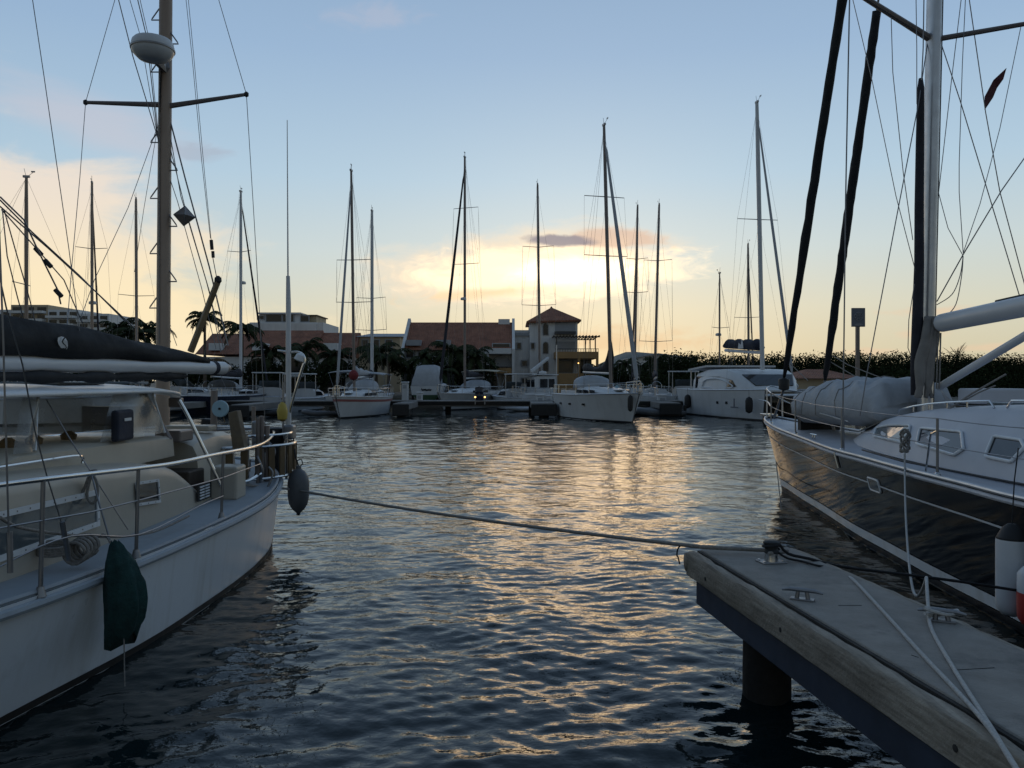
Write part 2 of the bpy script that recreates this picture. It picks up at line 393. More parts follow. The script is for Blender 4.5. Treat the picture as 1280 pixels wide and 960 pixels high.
# ------------------------------------------------------------------ water and land
def build_water():
    rng = np.random.default_rng(11)
    th = np.concatenate([np.arange(-180, -46, 4.), np.arange(-46, 46.01, .145), np.arange(50, 180, 4.)])
    th = np.radians(th); n = len(th)
    r = [1.2]
    while r[-1] < 95: r.append(r[-1] * 1.0033 + .001)
    r = np.array(r + [110, 140, 200, 320, 600])
    rr, tt = np.meshgrid(r, th, indexing='ij')
    X = rr * np.sin(tt); Y = rr * np.cos(tt)
    dth = np.gradient(th); dr = np.gradient(r)
    sp = np.maximum(dr[:, None], (r[:, None] * dth[None, :]) * .6)
    Z = np.zeros_like(X)
    NC = 150
    lam = np.exp(rng.uniform(math.log(.12), math.log(2.6), NC))
    ang = R(84) + rng.normal(0, R(52), NC)      # crests lie mostly across the view
    ph = rng.uniform(0, 6.283, NC)
    for l, a, p in zip(lam, ang, ph):
        k = 2 * math.pi / l
        slope = WAVE * (1.2 if l < .5 else 1.0 if l < 1.2 else .7) * math.sqrt(2 / NC)
        fade = np.clip((l / sp - 2.5) / 2.5, 0, 1)
        if fade.max() <= 0: continue
        arg = k * (X * math.cos(a) + Y * math.sin(a)) + p
        w = np.sin(arg + .35 * np.sin(.37 * X + .21 * Y + p * 3))
        grp = .65 + .5 * np.sin(.55 * X * math.cos(p) + .5 * Y * math.sin(p) + p * 5)      # waves come in groups
        Z += slope / k * fade * w * grp
    Z *= .9 + .16 * np.sin(.31 * X + .17 * Y + 1.1 * np.sin(.13 * Y)) + .14 * np.sin(.19 * Y - .23 * X + 2.)      # ruffled and calmer patches
    co = np.stack([X, Y, Z], -1).reshape(-1, 3)
    nr = len(r); i = np.arange(nr - 1)[:, None]; j = np.arange(n)[None, :]; j2 = (j + 1) % n
    f = np.stack([i * n + j, i * n + j2, (i + 1) * n + j2, (i + 1) * n + j], -1)[..., ::-1].reshape(-1, 4)
    co = np.vstack([co, [[0, 0, 0]]]); c = len(co) - 1
    jj = np.arange(n); tri = np.stack([jj, (jj + 1) % n, np.full(n, c)], -1)
    me = bpy.data.meshes.new('water')
    me.vertices.add(len(co)); me.vertices.foreach_set('co', co.ravel().astype(np.float32))
    nl = f.size + tri.size; me.loops.add(nl); me.loops.foreach_set('vertex_index', np.concatenate([f.ravel(), tri.ravel()]).astype(np.int32))
    nf = len(f) + len(tri); me.polygons.add(nf)
    ls = np.concatenate([np.arange(len(f)) * 4, f.size + np.arange(len(tri)) * 3]); me.polygons.foreach_set('loop_start', ls.astype(np.int32))
    me.polygons.foreach_set('use_smooth', np.ones(nf, bool))
    me.update(calc_edges=True); me.validate()
    m = bpy.data.materials.new('sea_water'); m.use_nodes = True; nt = m.node_tree; b = nt.nodes['Principled BSDF']
    b.inputs['Base Color'].default_value = (.006, .014, .016, 1); b.inputs['Roughness'].default_value = .04; b.inputs['IOR'].default_value = 1.333
    tc = nt.nodes.new('ShaderNodeTexCoord'); prev = None
    for (sc, st, di, sx) in ((1.7, .35, .05, .8), (5.5, .55, .022, .8), (14, .35, .008, .8)):
        mp = nt.nodes.new('ShaderNodeMapping'); mp.inputs['Scale'].default_value = (sx, 1, 1); nt.links.new(tc.outputs['Object'], mp.inputs[0])
        z = nt.nodes.new('ShaderNodeTexNoise'); z.inputs['Scale'].default_value = sc; z.inputs['Detail'].default_value = 3; nt.links.new(mp.outputs[0], z.inputs[0])
        bm = nt.nodes.new('ShaderNodeBump'); bm.inputs['Strength'].default_value = st; bm.inputs['Distance'].default_value = di
        nt.links.new(z.outputs[0], bm.inputs['Height'])
        if prev: nt.links.new(prev.outputs[0], bm.inputs['Normal'])
        prev = bm
    nt.links.new(prev.outputs[0], b.inputs['Normal'])
    me.materials.append(m)
    o = bpy.data.objects.new('water', me); COL.objects.link(o)
    tag(o, 'dark rippled harbour water catching gold sunset light', 'water', kind='structure')
WAVE = .135
build_water()
def build_land():
    xs = [-400, -120, -60, -30, 10, 14, 24, 36, 60, 120, 400]; ys = [79, 79, 78, 78, 78, 74, 71, 70, 66, 66, 66]
    b = MB(); nx = len(xs)
    rows = [[(x, y, -1.5) for x, y in zip(xs, ys)], [(x, y, .75) for x, y in zip(xs, ys)], [(x, y + .6, .9) for x, y in zip(xs, ys)], [(x * 1.0, y + 25, 1.0) for x, y in zip(xs, ys)], [(x * 4, 600, 1.2) for x in xs], [(x * 8, 3000, 1.2) for x in xs]]
    b.grid(rows)
    tag(b.build('ground', M['land']), 'low sandy shore behind the far dock', 'ground', kind='structure')
    b = MB(); rng = random.Random(5); rows = []
    for k, (dy, h) in enumerate(((0, 0), (30, 7), (70, 13), (120, 15), (180, 9), (240, 0))):
        rows.append([(x, 330 + dy, 1 + h * max(0, math.exp(-((x - 66) / 28) ** 2) + .55 * math.exp(-((x - 110) / 40) ** 2) + rng.uniform(-.05, .05))) for x in range(10, 200, 6)])
    b.grid(rows); tag(b.build('hill', M['hill_m'], smooth='all'), 'low grey hill far behind the masts', 'hill', kind='structure')
build_land()
# ------------------------------------------------------------------ buildings
def arch(cx, zb, w, h, y, n=8):        # arched opening outline in a wall that faces -Y
    r = w / 2
    return [(cx - r, y, zb), (cx + r, y, zb)] + [(cx + r * math.cos(a), y, zb + h - r + r * math.sin(a)) for a in (math.pi * k / n for k in range(n + 1))]
def px_rect(px0, py0, px1, py1, Y):
    a, b = P(px0, py1, Y), P(px1, py0, Y); return a.x, a.z, b.x, b.z
def windows(parent, rects, Y, m='window_dark', name='window', sill=True):
    for (a, b, c, d) in rects:
        x0, z0, x1, z1 = px_rect(a, b, c, d, Y)
        w = MB().box2((x0, Y - .06, z0), (x1, Y + .1, z1)).build(name, M[m], parent)
        f = MB()
        t = .09
        f.box2((x0 - t, Y - .1, z1), (x1 + t, Y + .02, z1 + t)); f.box2((x0 - t, Y - .1, z0 - t), (x1 + t, Y + .02, z0))
        f.box2((x0 - t, Y - .1, z0), (x0, Y + .02, z1)); f.box2((x1, Y - .1, z0), (x1 + t, Y + .02, z1))
        f.build('frame', M['shutter'], w)
def build_buildings():
    # --- the long house with the big tiled roof
    Y = 85.0; g = .9
    x0, x1 = P(503, 0, Y).x, P(643, 0, Y).x; ze = P(0, 434, Y).z; zr = P(0, 403, Y + 5).z
    t = thing('house', 'long white house under a big plain red tiled roof', 'house', ((x0 + x1) / 2, Y + 5, g), worldly=True)
    MB().box2((x0, Y + .3, g), (x1, Y + 10, ze + .1)).build('wall', M['stucco'], t)
    b = MB(); b.prism([(x0 + .25, Y - .5, ze - .3), (x0 + .25, Y + 5, zr), (x0 + .25, Y + 10.5, ze - .3)], (x1 - x0 - .5, 0, 0))
    rf = b.build('roof', M['roof_tile'], t)
    for x in (x0 - .05, x1 - .25):
        b = MB(); b.prism([(x, Y - .7, g), (x, Y - .7, ze - .2), (x, Y + 5, zr + .45), (x, Y + 10.7, ze - .2), (x, Y + 10.7, g)], (.3, 0, 0)); b.build('gable_wall', M['stucco'], t)
    rx0, rz0, rx1, rz1 = px_rect(520, 424, 640, 430, Y)
    for (a, c) in ((508, 526), (545, 563)):               # dormer panels in the roof
        d = px_rect(a, 425, c, 432, Y)
        MB().box2((d[0], Y - .3, d[1]), (d[2], Y + 2.2, d[3])).build('dormer', M['shutter'], rf)
    # the balcony bay on the right end
    c = px_rect(616, 431, 645, 441, Y - 1.2)
    MB().box2((P(600, 0, Y).x, Y - 1.6, P(0, 443, Y).z), (x1 - .3, Y + .28, P(0, 436, Y).z)).build('balcony', M['stucco'], t, bevel=.03)
    MB().box2((P(603, 0, Y).x, Y - 1.5, P(0, 467, Y).z), (x1 - .3, Y + .28, P(0, 460, Y).z)).build('balcony', M['stucco_tan'], t, bevel=.03)
    b = MB().tube([(P(604, 0, Y).x, Y - 1.5, P(0, 459, Y).z), (x1 - .4, Y - 1.5, P(0, 459, Y).z)], .05, 6)
    for k in range(7): b.box2((P(605 + k * 5.6, 0, Y).x, Y - 1.53, P(0, 460.5, Y).z), (P(605 + k * 5.6, 0, Y).x + .05, Y - 1.47, P(0, 459, Y).z))
    b.build('railing', M['railing'], t)
    for a in (609, 640):
        MB().box2((P(a, 0, Y).x, Y - 1.5, g), (P(a + 2.6, 0, Y).x, Y - 1.2, P(0, 443, Y).z)).build('pillar', M['stucco'], t)
    b = MB().prism(arch((P(612, 0, Y).x + P(640, 0, Y).x) / 2, P(0, 459, Y).z, 2.35, 1.25, Y - .02), (0, .5, 0)); b.build('window', M['shutter'], t)
    windows(t, [(616, 430, 637, 438), (508, 437, 517, 447), (523, 440, 531, 447), (571, 440, 580, 452), (586, 441, 596, 452)], Y + .1)
    windows(t, [(612, 470, 622, 488), (628, 470, 639, 488), (514, 462, 526, 488), (574, 466, 590, 488)], Y + .1, name='glass_door')
    MB().box2((P(622, 0, Y).x, Y + 4.6, zr - .3), (P(637, 0, Y).x, Y + 6, zr + .35)).build('roof_vent', M['stucco'], t)
    # --- the tower house
    Y = 88.0
    X = lambda p, yy=Y: P(p, 0, yy).x
    Z = lambda p, yy=Y: P(0, p, yy).z
    t = thing('tower_house', 'tall white tower house with a pyramid tiled roof', 'house', (X(694), Y + 3, g), worldly=True)
    MB().box2((X(662), Y, g), (X(722), Y + 6.5, Z(401))).build('wall', M['stucco'], t)
    ap = Vector((X(691), Y + 3.2, Z(384, Y + 3)))
    e = [Vector((X(658), Y - .5, Z(402))), Vector((X(726), Y - .5, Z(400))), Vector((X(726), Y + 7, Z(400))), Vector((X(658), Y + 7, Z(402)))]
    e2 = [v - Vector((0, 0, .18)) for v in e]
    b = MB().add(e + e2 + [ap], [(0, 1, 8), (1, 2, 8), (2, 3, 8), (3, 0, 8), (4, 5, 1, 0), (5, 6, 2, 1), (6, 7, 3, 2), (7, 4, 0, 3), (7, 6, 5, 4)])
    rf = b.build('roof', M['roof_tile'], t)
    MB().lathe([(.16, 0), (.10, .14), (.02, .22)], ap - Vector((0, 0, .1)), n=8).build('finial', M['roof_tile'], rf)
    MB().box2((X(641), Y + 1.0, g), (X(662) - .02, Y + 6.3, Z(418))).build('wing', M['stucco'], t)
    MB().box2((X(642), Y + .7, Z(419)), (X(667), Y + 6.4, Z(415.5))).build('wing_parapet', M['shutter'], t)
    MB().box2((X(642), Y + 1.5, Z(415.5)), (X(661.5), Y + 6.0, Z(411.5))).build('wing_parapet', M['stucco'], t)
    for (zb, zt) in ((419, 405), (442, 428), (464, 451)):
        b = MB().prism(arch(X(682), Z(zb), .52, Z(zt) - Z(zb), Y - .05), (0, .3, 0)); w = b.build('window', M['window_dark'], t)
        f = MB(); pts = arch(X(682), Z(zb), .6, Z(zt) - Z(zb) + .05, Y - .07); f.tube(pts + [pts[0]], .035, 4); f.build('frame', M['shutter'], w)
    windows(t, [(646.5, 429, 651, 436), (660, 429, 662, 436)][:1] + [(652, 451, 659, 457.5), (652, 473, 659, 479)], Y + .94)
    windows(t, [(664, 429, 668, 436)], Y - .02)
    for (a, b_) in ((402.5, 414), (427, 437)):
        MB().box2((X(694), Y - .06, Z(b_)), (X(719), Y + .2, Z(a))).build('shutter', M['shutter'], t)
    MB().box2((X(693), Y - .5, Z(418)), (X(719.5), Y - .02, Z(414.5))).build('balcony', M['railing'], t)
    # pergola and tan terrace
    b = MB()
    for k in range(15): b.box2((X(690 + k * 3.9), Y - 3.4, Z(422.4)), (X(691.2 + k * 3.9), Y + 3, Z(421.2)))
    b.box2((X(690), Y - 3.3, Z(423.6)), (X(746), Y - 3.1, Z(422.4))); b.box2((X(724), Y + 2.6, Z(423.6)), (X(746), Y + 2.8, Z(422.4)))
    b.build('pergola_roof', M['wood_dark'], t)
    for (a, yy) in ((695, Y - 3.2), (731, Y - 3.2), (737, Y + 2.7), (743.5, Y - 3.2)):
        MB().box2((P(a, 0, yy).x, yy, Z(441)), (P(a, 0, yy).x + .12, yy + .12, Z(423.5))).build('pergola_post', M['wood_dark'], t)
    MB().box2((X(692), Y - 3.5, Z(449)), (X(744), Y - .02, Z(441))).build('terrace', M['stucco_tan'], t)
    MB().box2((X(722) + .02, Y, Z(449)), (X(744), Y + 6, Z(441))).build('terrace', M['stucco_tan'], t)
    b = MB()
    for k in range(27): b.box2((X(692.5 + k * 1.95), Y - 3.48, Z(441)), (X(692.5 + k * 1.95) + .05, Y - 3.43, Z(437.5)))
    b.box2((X(692), Y - 3.5, Z(437.8)), (X(744), Y - 3.4, Z(437.2))); b.build('railing', M['railing'], t)
    for a in (693, 719, 741):
        MB().box2((X(a), Y - 3.45, g), (X(a + 3), Y - 3.15, Z(449))).build('pillar', M['stucco_tan'], t)
    MB().box2((X(696.2), Y - 3.4, g), (X(740.8), Y - 3.1, Z(467))).build('terrace_wall', M['stucco_tan'], t)
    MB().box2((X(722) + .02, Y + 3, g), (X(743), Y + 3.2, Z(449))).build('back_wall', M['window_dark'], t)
    windows(t, [(698, 451, 716, 466)], Y - .02)
    # --- left: low brown-red houses with arches and a white penthouse
    Y = 96.0
    X = lambda p, yy=Y: P(p, 0, yy).x
    Z = lambda p, yy=Y: P(0, p, yy).z
    t = thing('house', 'long low house of red-brown tiled roofs and white arched balconies', 'house', (X(350), Y + 4, g), worldly=True)
    MB().box2((X(245), Y, g), (X(440), Y + 9, Z(446))).build('wall', M['stucco'], t)
    for (a, b_, top, eav) in ((246, 300, 417, 443), (300.3, 392, 413, 445), (392.3, 441, 416, 447)):
        b = MB().prism([(X(a), Y - .6, Z(eav)), (X(a), Y + 5, Z(top, Y + 5)), (X(a), Y + 9.6, Z(eav))], (X(b_) - X(a), 0, 0)); b.build('roof', M['roof_tile'], t)
    for (a, b_) in ((252, 292), (306, 340), (348, 385), (396, 436)):
        b = MB().prism(arch((X(a) + X(b_)) / 2, Z(464), X(b_) - X(a), Z(447.5) - Z(464), Y - .04), (0, .4, 0)); b.build('arch_opening', M['window_dark'], t)
        MB().box2((X(a) - .2, Y - 1.6, Z(471)), (X(b_) + .2, Y - .06, Z(465.5))).build('balcony', M['stucco'], t)
        MB().box2((X(a) + .4, Y - .1, g), (X(b_) - .4, Y + .1, Z(473))).build('glass_door', M['window_dark'], t)
    for (a, b_) in ((405, 422), (316, 332), (262, 276)):
        MB().box2((X(a), Y - .3, Z(438)), (X(b_), Y + 2.6, Z(429))).build('dormer', M['stucco'], t)
    Y = 112.0
    t = thing('penthouse_block', 'white flat roofed penthouse rising behind the red-brown roofs', 'building', (P(357, 0, Y).x, Y + 5, g), worldly=True)
    X = lambda p, yy=Y: P(p, 0, yy).x
    Z = lambda p, yy=Y: P(0, p, yy).z
    MB().box2((X(312), Y, g), (X(404), Y + 10, Z(403))).build('wall', M['stucco'], t)
    MB().box2((X(320), Y + 1.5, Z(403)), (X(372), Y + 9, Z(391.5))).build('upper_storey', M['stucco'], t)
    MB().box2((X(318.5), Y + .9, Z(391.5)), (X(373.5), Y + 9.4, Z(389.8))).build('roof', M['stucco'], t)
    MB().box2((X(372) + .02, Y + 2, Z(403)), (X(391), Y + 8, Z(393.5))).build('side_storey', M['stucco_warm'], t)
    MB().box2((X(372) + .05, Y + 1.6, Z(393.4)), (X(393), Y + 8.4, Z(392.2))).build('roof', M['wood_dark'], t)
    MB().box2((X(311), Y - .6, Z(414)), (X(396), Y - .02, Z(404.5))).build('balcony', M['stucco'], t)
    windows(t, [(333, 393.5, 352, 402), (354, 393.5, 367, 402), (376, 395, 386, 402)], Y + 1.44)
    windows(t, [(322, 395, 330, 399)], Y + 1.44)
    # a grey-roofed house between
    Y = 100.0
    X = lambda p, yy=Y: P(p, 0, yy).x
    Z = lambda p, yy=Y: P(0, p, yy).z
    t = thing('house', 'small house with a low grey roof just left of the big red roof', 'house', (X(474), Y + 4, g), worldly=True)
    MB().box2((X(448), Y, g), (X(500), Y + 8, Z(421))).build('wall', M['stucco_warm'], t)
    b = MB().add([(X(445), Y - .5, Z(421)), (X(503), Y - .5, Z(421)), (X(503), Y + 8.5, Z(421)), (X(445), Y + 8.5, Z(421)), (X(457), Y + 3.5, Z(415)), (X(503), Y + 3.5, Z(415))], [(0, 1, 5, 4), (1, 2, 5), (2, 3, 4, 5), (3, 0, 4), (3, 2, 1, 0)])
    b.build('roof', M['shutter'], t)
    windows(t, [(453, 425, 460, 434), (466, 425, 474, 434), (482, 425, 490, 434)], Y - .02)
    # apartment blocks far left
    Y = 150.0
    for (name, lab, px0, px1, py0, steps) in (
            ('apartment_block', 'pale stepped apartment block with long balconies at far left', 14, 98, 381, ((14, 60, 381), (60, 98, 387))),
            ('apartment_block', 'lower pale apartment block partly hidden by the black sail cover', 96, 136, 392, ((98.5, 136, 392),)),
            ('apartment_block', 'low flat roofed block at the left picture edge behind the shrouds', -60, 14, 386, ((-60, 13.5, 387),))):
        X = lambda p, yy=Y: P(p, 0, yy).x
        Z = lambda p, yy=Y: P(0, p, yy).z
        t = thing(name, lab, 'apartment block', (X((px0 + px1) / 2), Y + 6, g), worldly=True)
        for (a, b_, top) in steps:
            MB().box2((X(a), Y, g), (X(b_), Y + 12, Z(top))).build('wall', M['stucco_warm'] if top == 381 else M['stucco'], t)
            fl = top + 3
            while fl < 440:
                MB().box2((X(a) + .3, Y - 1.5, Z(fl + 8)), (X(b_) - .3, Y - .02, Z(fl + 5))).build('balcony', M['stucco'], t)
                n = max(2, int((b_ - a) / 12))
                for k in range(n):
                    wa = a + (b_ - a) * (k + .15) / n; wb = a + (b_ - a) * (k + .85) / n
                    MB().box2((X(wa), Y - .08, Z(fl + 5)), (X(wb), Y + .1, Z(fl))).build('window', M['window_dark'], t)
                fl += 10
    # red-roofed boathouse behind the foredeck dinghy, pale gabled building far behind
    Y = 62.0
    X = lambda p, yy=Y: P(p, 0, yy).x
    Z = lambda p, yy=Y: P(0, p, yy).z
    t = thing('boathouse', 'low boathouse with a hipped terracotta roof in front of the mangroves', 'boathouse', (X(1034), Y + 3, 0), worldly=True)
    MB().box2((X(996), Y, -1), (X(1072), Y + 5, Z(473))).build('wall', M['stucco_warm'], t)
    b = MB().add([(X(990), Y - .6, Z(473)), (X(1078), Y - .6, Z(473)), (X(1078), Y + 5.6, Z(473)), (X(990), Y + 5.6, Z(473)), (X(1022), Y + 2.5, Z(461)), (X(1046), Y + 2.5, Z(461))], [(0, 1, 5, 4), (1, 2, 5), (2, 3, 4, 5), (3, 0, 4), (3, 2, 1, 0)])
    b.build('roof', M['roof_tile'], t)
    Y = 140.0
    t = thing('warehouse', 'wide pale building with a shallow gable far behind the masts', 'building', (X(828) * Y / 62, Y + 6, g), worldly=True)
    X = lambda p, yy=Y: P(p, 0, yy).x
    Z = lambda p, yy=Y: P(0, p, yy).z
    b = MB().prism([(X(786), Y, g), (X(868), Y, g), (X(868), Y, Z(449)), (X(822), Y, Z(443)), (X(786), Y, Z(449))], (0, 14, 0)); b.build('wall', M['stucco'], t)
    b = MB().prism([(X(784), Y - .8, Z(449)), (X(822), Y - .8, Z(443)), (X(870), Y - .8, Z(449)), (X(870), Y - .8, Z(447.8)), (X(822), Y - .8, Z(441.6)), (X(784), Y - .8, Z(447.8))], (0, 15.6, 0)); b.build('roof', M['shutter'], t)
build_buildings()
# ------------------------------------------------------------------ far dock
def build_far_dock():
    def dock(lab, x0, x1, y0, y1, z=.95, th=.42, step=6.):
        t = thing('dock', lab, 'dock', ((x0 + x1) / 2, (y0 + y1) / 2, 0), worldly=True)
        MB().box2((x0, y0, z - th), (x1, y1, z)).build('concrete_deck', M['dock_con'], t, bevel=.03)
        MB().box2((x0, y0 - .12, z - .3), (x1, y0 - .003, z - .06)).build('fender_board', M['pile_dark'], t)
        n = max(1, int((x1 - x0) / step))
        for k in range(n + 1):
            x = x0 + .4 + (x1 - x0 - .8) * k / n
            MB().lathe([(.22, -1.5), (.22, z - th)], (x, (y0 + y1) / 2, 0), n=10).build('pile', M['pile_dark'], t, smooth=True)
    dock('long concrete dock crossing the basin behind the front row of yachts', -36, 14.2, 58, 60.4)
    dock('concrete dock running on behind the catamaran', 14.6, 60, 59, 61.2)
    def finger(px, Y0, lab, w=1.0):
        x = P(px, 0, Y0).x
        t = thing('finger_dock', lab, 'finger dock', (x, Y0, 0), worldly=True)
        MB().box2((x - w / 2, Y0, .5), (x + w / 2, 57.86, .92)).build('concrete_deck', M['dock_con'], t, bevel=.03)
        MB().lathe([(.34, -1.5), (.34, .5)], (x, Y0 + .5, 0), n=10).build('pile', M['pile_dark'], t, smooth=True)
        MB().box2((x - w / 2 - .05, Y0 - .14, .1), (x + w / 2 + .05, Y0 - .003, .86)).build('end_fender', M['rubber_black'], t, bevel=.04)
    finger(501, 52.5, 'short finger dock between the pink-striped yacht and open water')
    finger(680, 52.5, 'short finger dock left of the white sloop', 1.6)
    finger(838, 54, 'short finger dock left of the catamaran', 1.4)
    finger(300, 50, 'finger dock seen behind the ladder rail of the white ketch', 1.1)
    finger(190, 50, 'finger dock seen behind the tan mast', 1.1)
    def pedestal(px, py0, py1, lab, w, m, lamp=False, Y=59.):
        a, b = P(px, py1, Y), P(px, py0, Y)
        t = thing('service_pedestal', lab, 'pedestal', (a.x, Y, .95), worldly=True)
        MB().box2((a.x - w / 2, Y - w / 2, .95), (a.x + w / 2, Y + w / 2, b.z - .12)).build('post', M[m], t, bevel=.03)
        MB().box2((a.x - w * .6, Y - w * .6, b.z - .12), (a.x + w * .6, Y + w * .6, b.z)).build('cap', M[m], t, bevel=.04)
        MB().box2((a.x - w * .3, Y - w / 2 - .03, b.z - .5), (a.x + w * .3, Y - w / 2 - .003, b.z - .25)).build('socket_panel', M['shutter'], t)
        if lamp: MB().lathe([(.03, 0), (.07, .05), (.03, .1)], (a.x, Y - w * .6 - .05, b.z - .25), n=8).build('lamp', M['lamp_glow'], t)
    pedestal(506.5, 477, 501, 'tall white service pedestal left of the covered cruiser', .45, 'white_far')
    pedestal(524.5, 490, 501, 'low white dock box in front of the covered cruiser', .42, 'white_far')
    pedestal(675, 493, 501, 'small white dock box by the pilothouse boat', .55, 'white_far')
    pedestal(686, 494, 501, 'second small white dock box by the pilothouse boat', .4, 'white_far')
    pedestal(827, 493, 501, 'white dock box between the white sloop and the catamaran', .6, 'white_far')
    pedestal(271, 495, 501, 'dock pedestal with a lit amber lamp above the blue disc', .3, 'shutter', True)
    x = P(599, 0, 59).x
    t = thing('drum', 'dark blue drum standing on the far dock in front of the ketch with cream bimini', 'drum', (x, 59, .95), worldly=True)
    MB().lathe([(.3, 0), (.32, .02), (.32, .3), (.33, .32), (.32, .34), (.32, .62), (.33, .64), (.32, .66), (.32, .92), (.30, .94)], (x, 59, .95), n=14).build('barrel', M['navy_gel'], t, smooth=True)
    MB().lathe([(.28, 0), (.28, .05), (.05, .06), (.05, .1)], (x, 59, 1.89), n=12).build('lid', M['rubber_black'], t, smooth=True)
    for px, py, Y, lab in ((389.5, 473, 84., 'amber street light among the dark palms'), (65, 472, 84., 'amber light glowing under the boom at far left'), (723, 454, 80., 'white light under the tan terrace'), (594, 496.5, 57.2, 'small amber dock light left of the drum'), (606, 496.5, 57.2, 'small amber dock light right of the drum')):
        q = P(px, py, Y); t = thing('dock_light', lab, 'light', (q.x, Y, .9), worldly=True)
        MB().tube([(q.x, Y, .7), (q.x, Y, q.z - .05)], .04, 6).build('post', M['steel_dull'], t)
        MB().lathe([(.02, -.05), (.06, -.02), (.06, .03), (.02, .06)], q, n=8).build('lamp', M['lamp_glow'], t, smooth=True)
    # small boats beside the docks
    def dinghy(px, py, Y, L, rz, lab, m):
        q = P(px, py, Y); t = thing('inflatable_dinghy', lab, 'dinghy', (q.x, Y, 0), rz)
        r = L * .075; pts = []
        for k in range(17):
            a = math.pi * (k / 16 - .5); pts.append((L * .18 + L * .3 * math.cos(a), L * .22 * math.sin(a), .22 + .12 * math.cos(a)))
        pts = [(-L * .5, -L * .22, .22)] + pts + [(-L * .5, L * .22, .22)]
        MB().tube(pts, [r * .6] + [r] * 17 + [r * .6], 10).build('tube', M[m], t, smooth='all')
        MB().box2((-L * .45, -L * .2, .08), (L * .35, L * .2, .16)).build('floor', M['rubber_black'], t)
        MB().box2((-L * .43, -L * .2, .1), (-L * .40, L * .2, .42)).build('transom', M['rubber_black'], t)
        MB().box((-L * .48, 0, .55), (.22, .26, .4)).build('outboard', M['rubber_black'], t, bevel=.05)
    dinghy(402, 520, 53.5, 2.4, R(200), 'grey inflatable dinghy tied left of the pink-striped yacht', 'rubber_grey')
    dinghy(826, 520, 55.0, 3.4, R(170), 'dark inflatable dinghy moored left of the catamaran', 'rubber_grey')
    dinghy(657, 500, 63, 3.0, R(190), 'pale inflatable dinghy behind the dock by the pilothouse boat', 'fender_white')
    dinghy(798, 505, 56.8, 2.7, R(20), 'grey inflatable dinghy between the white sloop and the catamaran', 'rubber_grey')
    dinghy(335, 516, 54, 2.8, R(30), 'black inflatable dinghy beyond the ladder rail', 'rubber_black')
build_far_dock()
# ------------------------------------------------------------------ plants
def palm(px, py, Y, lab, h_scale=1., r=2.4, n=19, seed=0, leany=0.):
    q = P(px, py, Y); rng = random.Random(seed); g = .9 if Y > 70 else 0.
    t = thing('palm_tree', lab, 'palm', (q.x, Y, g), rng.uniform(0, 6.28))
    H = q.z - g; lx = rng.uniform(-.5, .5)
    pts = [(lx * (1 - k / 6) ** 2, 0, H * k / 6 * .98) for k in range(7)]
    MB().tube(pts, [.24, .19, .17, .15, .14, .13, .13], 8).build('trunk', M['bark'], t, smooth=True)
    b = MB()
    for i in range(n):
        az = 6.283 * i / n + rng.uniform(-.25, .25); up = rng.uniform(-.25, 1.2); L = r * rng.uniform(.8, 1.12)
        d = Vector((math.cos(az), math.sin(az), 0)); pos = Vector((0, 0, H * .98)); ang = up; side = Vector((-d.y, d.x, 0)); K = 11
        prev = pos.copy()
        for k in range(K):
            ang -= .07 + .022 * k * (.6 + .4 * abs(up))
            st = (d * math.cos(ang) + Vector((0, 0, math.sin(ang)))) * (L / K); nx = prev + st
            w = .035 * (1 - k / K) + .008
            b.add([prev - side * w, prev + side * w, nx + side * w, nx - side * w], [(0, 1, 2, 3)])
            ll = L * .26 * math.sin(math.pi * min(1, (k + 1.6) / (K + 1.5))) + .1
            for s in (-1, 1):
                for h in (0., .5):
                    a = prev + st * h; dr = (side * s * .8 + st.normalized() * .55 - Vector((0, 0, rng.uniform(.35, .9)))).normalized() * ll * rng.uniform(.8, 1.1)
                    ww = st.normalized() * .075
                    b.add([a - ww, a + ww, a + dr * .6 + ww * .7, a + dr, a + dr * .6 - ww * .7], [(0, 1, 2, 3, 4)])
            prev = nx
    b.build('crown', M['leaf_palm'], t)
    return t
for i, (px, py, Y, r, lab) in enumerate((
        (256, 397, 80, 1.95, 'palm standing clear against the sky right of the tan mast'),
        (303, 408, 82, 2.1, 'palm rising behind the raised wooden boom'),
        (186, 410, 80, 2.3, 'palm just left of the tan mast'),
        (147, 408, 86, 1.9, 'palm above the slope of the black sail cover'),
        (172, 418, 78, 2.0, 'short palm under the tan mast spreader beside the sail cover'),
        (338, 432, 82, 2.6, 'dark palm in front of the white penthouse left side'),
        (381, 428, 82, 2.8, 'dark palm in front of the white penthouse right side'),
        (470, 440, 82, 2.6, 'palm left of the big red roof'),
        (486, 446, 80, 2.4, 'palm at the left corner of the big red roof'),
        (531, 440, 81, 2.9, 'dark palm in front of the left half of the big red roof'),
        (566, 430, 81, 3.0, 'tallest palm in front of the big red roof'),
        (592, 438, 81, 2.8, 'palm in front of the big red roof beside the twin masts'),
        (548, 458, 79, 2.4, 'low palm behind the covered cruiser'),
        (748, 461, 84, 1.6, 'small palm right of the tan terrace'),
        (782, 455, 95, 1.9, 'small palm behind the white sloop bow'),
        (801, 457, 95, 1.7, 'slim palm between the thin masts'),
        (820, 453, 98, 1.9, 'palm in front of the pale gabled building'),
        (420, 446, 84, 2.2, 'palm behind the pink-striped yacht'))):
    k = 500 < px < 620 or 320 < px < 400; palm(px, py + 8 * k, Y, lab, r=r * (1.05 if k else 1.3), seed=i + 3)
